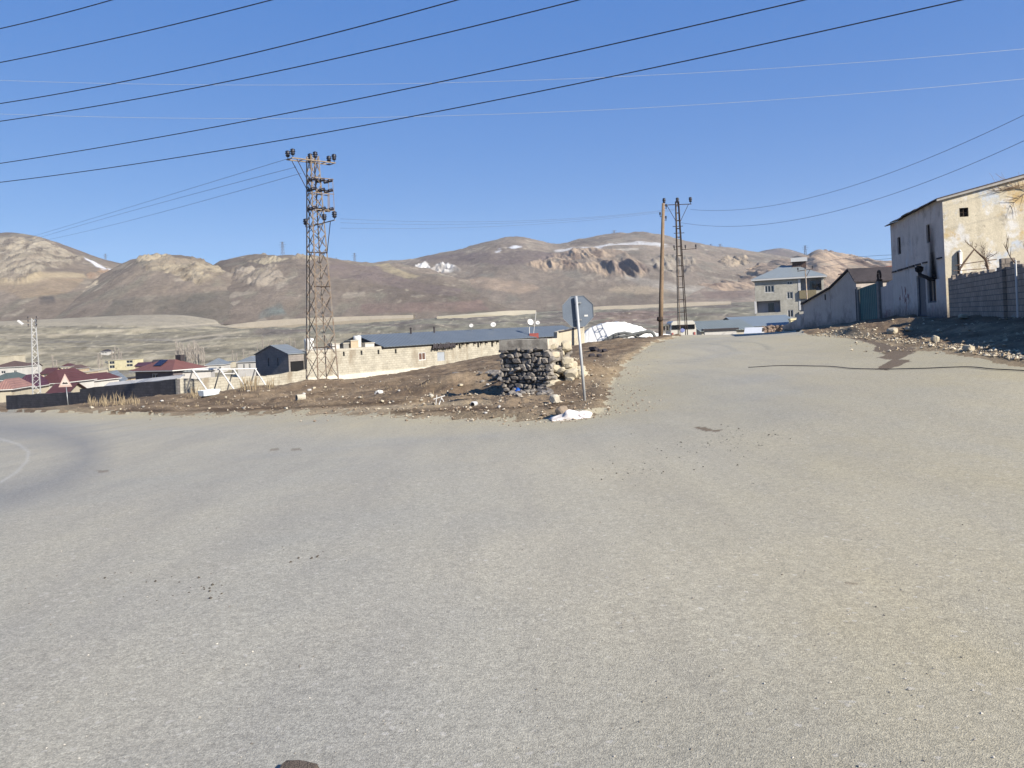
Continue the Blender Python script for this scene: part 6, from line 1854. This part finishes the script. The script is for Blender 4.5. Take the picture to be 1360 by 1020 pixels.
# ------------------------------------------------------------------ white polytunnel and cream wall on the crest
zg = gz(*P(820, 440, 62).xy)
b = P(838, 450, 62); b.z = zg - .2
t_ = thing('polytunnel', 'collapsed white plastic polytunnel with grey hoops on the crest left of the wooden pole', 'polytunnel', b)
prof = [(770, 462), (772, 452), (775, 444), (784, 436), (800, 430), (816, 427.5), (832, 428.5), (848, 433), (860, 438), (872, 442), (888, 444.5), (902, 447), (910, 452), (914, 460)]
fx = curve(list(zip(range(len(prof)), [p[0] for p in prof]))); fy = curve(list(zip(range(len(prof)), [p[1] for p in prof])))
vs, m_ = [], 150
ydeps = np.linspace(0, 7, 12)
for yi, yd in enumerate(ydeps):
    for i in range(m_):
        s_ = (len(prof) - 1) * i / (m_ - 1)
        q = P(float(fx(s_)), float(fy(s_)), 62) - b
        fold =   .02 * math.sin(i * 1.15 + yi * .25) * (1 if 12 < i < 110 else .3) + .03 * math.sin(i * .4 + yi)
        sc = 1 - .15 * (yi / 11)
        vs.append(Vector((q.x * sc, yd, (q.z + fold) * (1 - .2 * (yi / 11) ** 2))))
fs = [(j * m_ + i, j * m_ + i + 1, (j + 1) * m_ + i + 1, (j + 1) * m_ + i) for j in range(11) for i in range(m_ - 1)]
# front sheet hanging from the edge
base = len(vs)
for i in range(m_):
    v = vs[i]; vs.append(Vector((v.x, v.y - .7 + .02 * math.sin(i * 1.1), -.6)))
fs += [(i, i + 1, base + i + 1, base + i) for i in range(m_ - 1)]
mb = MB(); mb.add(vs, fs)
mb.build('plastic_cover', mat_plain('white_plastic_film', A(236, 236, 232, .66), .07, 1.2, .45), t_, False)
def tpx(x, y, dy=-.9): return P(x, y, 62 + dy) - b
HOOP = mat_plain('grey_hoop', A(112, 114, 112), .25, 4, .7)
for pts in ([(800, 455), (806, 450), (818, 444), (830, 442), (840, 444), (848, 448)], [(798, 455), (812, 449), (830, 446.5), (850, 442), (862, 439.5), (868, 443), (871, 450), (871, 456)], [(843, 447), (856, 441), (866, 441), (870, 447), (868, 456)]):
    mb = MB(); mb.tube([tpx(*p) for p in pts], .13, 6); mb.build('hoop', HOOP, t_, True)
mb = MB(); mb.tube([tpx(825, 449), tpx(828, 455), tpx(836, 459)], .07, 6); mb.tube([tpx(834, 448), tpx(828, 452), tpx(823, 459)], .07, 6); mb.build('loose_hoop', HOOP, t_, True)
mb = MB(); mb.tube([tpx(793, 422.5, 1), tpx(790, 414, 1)], .05, 5)
b = P(738, 452, 58); b.z = gz(b.x, b.y) - .2
b2_ = P(776, 452, 60); b2_.z = b.z
rot, w = frame_at(b, b2_)
t_ = thing('low_wall', 'low sunlit cream wall with a ragged top between the octagonal sign and the polytunnel', 'wall', b, rot)
def cw(x, y): q = onplane(b, rot, x, y); return (q[0], 0, q[1])
mb = MB(); mb.poly([(0, 0, -.8), (w, 0, -.8), cw(776, 434), cw(768, 436), cw(762, 435), cw(754, 438.5), cw(748, 438), cw(740, 441)], (0, .35, 0)); mb.build('wall', CREAMWALL, t_)
mb = MB(); mb.tube([cw(742, 441), cw(756, 438.3), cw(774, 434)], .07, 5); mb.build('coping', ROOFDARK, t_)

# ------------------------------------------------------------------ rubble, gravel, pebbles
def oct_rock(V, Fc, c, s, rnd):
    n = len(V); a = rnd.uniform(0, 6.28); ca, sa = math.cos(a), math.sin(a)
    k = [rnd.uniform(.6, 1.2) for _ in range(6)]
    base = [(1, 0, 0), (-1, 0, 0), (0, 1, 0), (0, -1, 0), (0, 0, 1), (0, 0, -1)]
    for (x, y, z), q in zip(base, k):
        x, y, z = x * s * q, y * s * q * .8, z * s * q * .65
        V.append((c[0] + x * ca - y * sa, c[1] + x * sa + y * ca, c[2] + z))
    for f in ((0, 2, 4), (2, 1, 4), (1, 3, 4), (3, 0, 4), (2, 0, 5), (1, 2, 5), (3, 1, 5), (0, 3, 5)): Fc.append(tuple(n + i for i in f))
def scatter(name, label, cat, pts, smin, smax, m, rnd, pw=2.5):
    V, Fc = [], []
    X = np.array([p[0] for p in pts]); Y = np.array([p[1] for p in pts]); Z = h_ground(X, Y)
    for x, y, z in zip(X, Y, Z):
        s = smin + (smax - smin) * rnd.random() ** pw
        oct_rock(V, Fc, (x, y, z + s * .3), s, rnd)
    o = np_mesh(name, np.array(V), np.array(Fc), m, smooth=False)
    return tag(o, label, cat, kind='stuff')
r9 = random.Random(77)
def stone_mix(name, a, b_, c_):
    t = NT(name); v = t.n('ShaderNodeTexVoronoi'); v.inputs['Scale'].default_value = 9; t.l(t.vec, v.inputs['Vector'])
    s_ = t.n('ShaderNodeSeparateColor'); t.l(v.outputs['Color'], s_.inputs[0])
    c = t.mix(s_.outputs[0], a, b_); c = t.mix(t.rng(s_.outputs[1], .7, .75), c, c_)
    return t.out(c, .9)
GRAV = stone_mix('road_grit', A(176, 170, 158), A(128, 120, 110), A(222, 214, 198))
GRAV2 = stone_mix('dirt_pebbles', A(168, 150, 126), A(132, 114, 96), A(206, 194, 172))
pts = []
for _ in range(3600):
    Y = 2.6 * math.exp(r9.random() ** 1.15 * 1.9); X = r9.uniform(-.72, .72) * Y
    if X / Y < .1 and r9.random() < .55: continue
    pts.append((X, Y))
scatter('gravel', 'loose grit and pebbles scattered over the worn asphalt', 'gravel', pts,   .002, .009, GRAV, r9, 4)
pts = []
for cx_, cy_, sx_, sy_, n_ in ((925, 592, 70, 14, 70), (850, 625, 40, 12, 40), (980, 580, 40, 10, 50), (250, 780, 60, 14, 26), (410, 735, 20, 6, 10)):
    for _ in range(n_):
        p = hit0(r9.gauss(cx_, sx_), r9.gauss(cy_, sy_ * .8)); pts.append((p.x, p.y))
scatter('gravel', 'dark crumbs of earth dropped on the asphalt', 'gravel', pts, .006, .016, mat_plain('dark_crumbs', A(92, 84, 74), .2, 9), r9, 3)
pts = []
for _ in range(5200):
    x, y = r9.uniform(90, 860), r9.uniform(478, 560)
    p = hit0(x, y)
    if p.y < 60: pts.append((p.x, p.y))
X = np.array([p[0] for p in pts]); Y = np.array([p[1] for p in pts])
mk = road_mask(X, Y, h_base(X, Y))
pts = [p for p, q in zip(pts, mk) if not q or r9.random() < .03]
scatter('gravel', 'small pebbles and crumbs of earth covering the dirt island', 'gravel', pts, .012, .075, GRAV2, r9, 3)
pts = []
for _ in range(1500):
    i = r9.randrange(2, len(EDGE_W) - 2); f = r9.random(); (xa, ya), (xb, yb) = EDGE_W[i], EDGE_W[i + 1]
    q = (xa + (xb - xa) * f + r9.gauss(0, .5), ya + (yb - ya) * f + r9.gauss(0, .5))
    if 4 < q[1] < 55: pts.append(q)
scatter('gravel', 'crumbled grit spilled along the edge between the asphalt and the dirt island', 'gravel', pts, .006, .035, GRAV2, r9, 3)
pts = []
for _ in range(1100):
    u = r9.random(); p = hit0(1085 + u * 330 + r9.gauss(0, 5), 441 + (u ** 1.5) * 45 + abs(r9.gauss(0, 5)) * -1 + 6)
    pts.append((p.x, p.y))
for _ in range(450):
    p = hit0(r9.uniform(1130, 1400), r9.uniform(424, 470)); pts.append((p.x, p.y))
scatter('rubble', 'pale broken stones along the sandy shoulder below the block wall', 'rubble', pts, .02, .085, stone_mix('shoulder_stones', A(196, 180, 150), A(150, 132, 110), A(226, 214, 188)), r9, 3)
g = 'bigger pale stones on the sandy shoulder'
for x, y, s_, lab in [(1185, 443, .42, 'upright pale stone on the sunlit rubble mound before the gate'), (1242, 454, .36, 'flat pale slab at the shadow edge below the block wall'), (1207, 440, .32, 'bluish grey stone in the shade right of the rubble mound'), (1286, 466, .3, 'small pale stone at the lower end of the shadow edge'), (1308, 415, .35, 'pale stone lying in shade at the foot of the block wall'), (1279, 423, .4, 'grey stone in shade near the house corner')]:
    p = hit(x, y); mb = MB(); mb.rock(Vector((0, 0, s_ * .2)), (s_, s_ * .7, s_ * .55), r8, 2, .15)
    o = mb.build('stone', PALEST, None, False); o.location = p; tag(o, lab, 'stone', g)
p = hit0(396, 1029); mb = MB(); mb.rock(Vector((0, 0, .0)), (.16, .10, .055), r8, 3, .10)
o = mb.build('stone', mat_plain('brown_stone', A(122, 110, 100), .35, 22, .95, bump=.8), None, False); o.location = p; tag(o, 'brownish stone just cut off by the bottom picture edge', 'stone')

# ------------------------------------------------------------------ dry grass tufts
def grass(name, label, spots, m, rnd):
    V, Fc = [], []
    for (x, y, n_, sx, hgt) in spots:
        for _ in range(n_):
            q = hit0(x + rnd.gauss(0, sx), y + rnd.gauss(0, 1.5)); z = gz(q.x, q.y)
            a = rnd.uniform(0, 6.28); h_ = hgt * rnd.uniform(.4, 1.1); ln = rnd.uniform(.05, .35) * h_
            w_ = .009 + .003 * q.y / 20
            dx, dy = math.cos(a), math.sin(a)
            n = len(V)
            V += [(q.x - dy * w_, q.y + dx * w_, z - .03), (q.x + dy * w_, q.y - dx * w_, z - .03), (q.x + dx * ln * .4 + dy * w_ * .6, q.y + dy * ln * .4 - dx * w_ * .6, z + h_ * .6), (q.x + dx * ln, q.y + dy * ln, z + h_)]
            Fc += [(n, n + 1, n + 2), (n, n + 2, n + 3)]
    o = np_mesh(name, np.array(V), np.array(Fc), m, smooth=False)
    return tag(o, label, 'grass', kind='stuff')
r10 = random.Random(31)
spots = [(118 + 64 * r10.random(), 541 - 5 * r10.random(), 7, 3, r10.uniform(.2, .65)) for _ in range(38)]
spots += [(332 + r10.gauss(0, 7), 519, 10, 2, .8) for _ in range(9)] + [(357 + r10.gauss(0, 4), 517, 9, 2, .6) for _ in range(5)] + [(262 + r10.gauss(0, 4), 528, 9, 2, .6) for _ in range(5)] + [(515, 521, 24, 5, .2)]
spots += [(r10.uniform(100, 640), r10.uniform(515, 545), 4, 4, .14) for _ in range(110)]
grass('dry_grass', 'straw coloured dry weeds along the dark wall and around the swing frame', spots, mat_plain('straw', A(170, 152, 122), .25, 3, .9), r10)

# ------------------------------------------------------------------ bare trees in the valley
BARK = mat_plain('pale_bare_bark', A(190, 180, 168), .15, 1, .9)
def poplar(name, loc, H, spread, seed, nb=70):
    rnd = random.Random(seed)
    t = thing(name, 'x', 'tree', loc)
    mb = MB(); mb.tube([(0, 0, -.5), (.05, 0, H * .4), (0, .05, H * .95)], [.16, .10, .03], 6); mb.build('trunk', BARK, t)
    mb = MB()
    for i in range(nb):
        f = .12 + .8 * i / nb; a = rnd.uniform(0, 6.28); l = H * .32 * (1 - f * .6) * rnd.uniform(.6, 1.15)
        o = spread * H * (1 - f * .7) * rnd.uniform(.5, 1)
        p = Vector((0, 0, H * f)); q = p + Vector((math.cos(a) * o * .6, math.sin(a) * o * .6, l * .4)); e = p + Vector((math.cos(a) * o, math.sin(a) * o, l))
        mb.bar(p, q, .045, 3, .035); mb.bar(q, e, .035, 3, .02)
        for _ in range(2):
            mb.bar(q, q + (e - q) * .7 + Vector((rnd.uniform(-.3, .3), rnd.uniform(-.3, .3), .3)), .025, 3, .015)
    mb.build('crown', BARK, t)
    return t
protos = [poplar('poplar_tree', (0, 0, 0), 8.5, .10, 1), poplar('poplar_tree', (0, 0, 0), 8.0, .13, 2), poplar('poplar_tree', (0, 0, 0), 8.8, .09, 3)]
tr = [(234 + 2.9 * i + r10.uniform(-1, 1), 455 + r10.uniform(-3, 5) + max(0, i - 9) * 1.6, 330 + r10.uniform(-12, 12), 'row') for i in range(13)]
tr += [(x, y, 345, 'cream') for x, y in ((148, 464), (152, 461), (157, 463), (160, 466))]
tr += [(69, 473, 300, 'p1'), (74, 479, 300, 'p1'), (130, 468, 330, 'p2'), (134, 472, 330, 'p2')]
tr += [(308, 466, 330, 'p3'), (313, 468, 330, 'p3'), (322, 464, 340, 'p3'), (330, 467, 340, 'p3')]
tr += [(343 + i * 6 + r10.uniform(-2, 2), 449 + r10.uniform(-3, 4), 380, 'shed') for i in range(9)]
labs = {'row': ('bare pale poplar in the row right of the red-roofed house', 'poplar row right of the red-roofed house'), 'cream': ('bare pale poplar behind the cream balcony building', 'poplars behind the cream building'),
        'p1': ('lone bare tree between lamp pylon and triangular sign', 'bare trees right of the lamp pylon'), 'p2': ('bare thin tree left of the cream balcony building', 'bare trees left of the cream building'),
        'p3': ('bare poplar between the poplar row and the dark gable shed', 'poplars left of the dark shed'), 'shed': ('bare poplar rising behind the dark gable shed', 'poplars behind the dark shed')}
for i, (x, yt, Y, kk) in enumerate(tr):
    o = protos[i] if i < 3 else copy_tree(protos[i % 3])
    p = at(x, Y); o.location = p
    H_ = max(3.5, P(x, yt, Y).z - p.z)
    s_ = H_ / 8.6; o.scale = (s_, s_, s_); o.rotation_euler = (0, 0, r10.uniform(0, 6.28))
    tag(o, labs[kk][0], 'tree', labs[kk][1])
# two faint wires to the right of the apartment block
g = 'faint wires right of the apartment block'
wire('power_line', 'upper faint wire running right from the thin pole to the old house', [(1072, 353), (1120, 343.5), (1186, 338.5)], 88, 54, .012, GREYW, (0, 0), g)
wire('power_line', 'lower faint wire running right from the thin pole to the old house', [(1078, 358), (1125, 349.5), (1186, 343)], 88, 54, .012, GREYW, (0, 0), g)

# ------------------------------------------------------------------ thin dry air over the valley
mb = MB(); mb.b2((-3200, -120, -60), (3200, 3600, 420))
hm = bpy.data.materials.new('thin_haze'); hm.use_nodes = True
ht = hm.node_tree; ht.nodes.remove(ht.nodes['Principled BSDF'])
pv = ht.nodes.new('ShaderNodeVolumePrincipled'); pv.inputs['Density'].default_value = 0.000085; pv.inputs['Color'].default_value = (.86, .9, .96, 1); pv.inputs['Anisotropy'].default_value = 0.1
ht.links.new(pv.outputs[0], ht.nodes['Material Output'].inputs['Volume'])
tag(mb.build('haze', hm), 'thin pale air haze over the valley and hills', 'haze', kind='stuff')
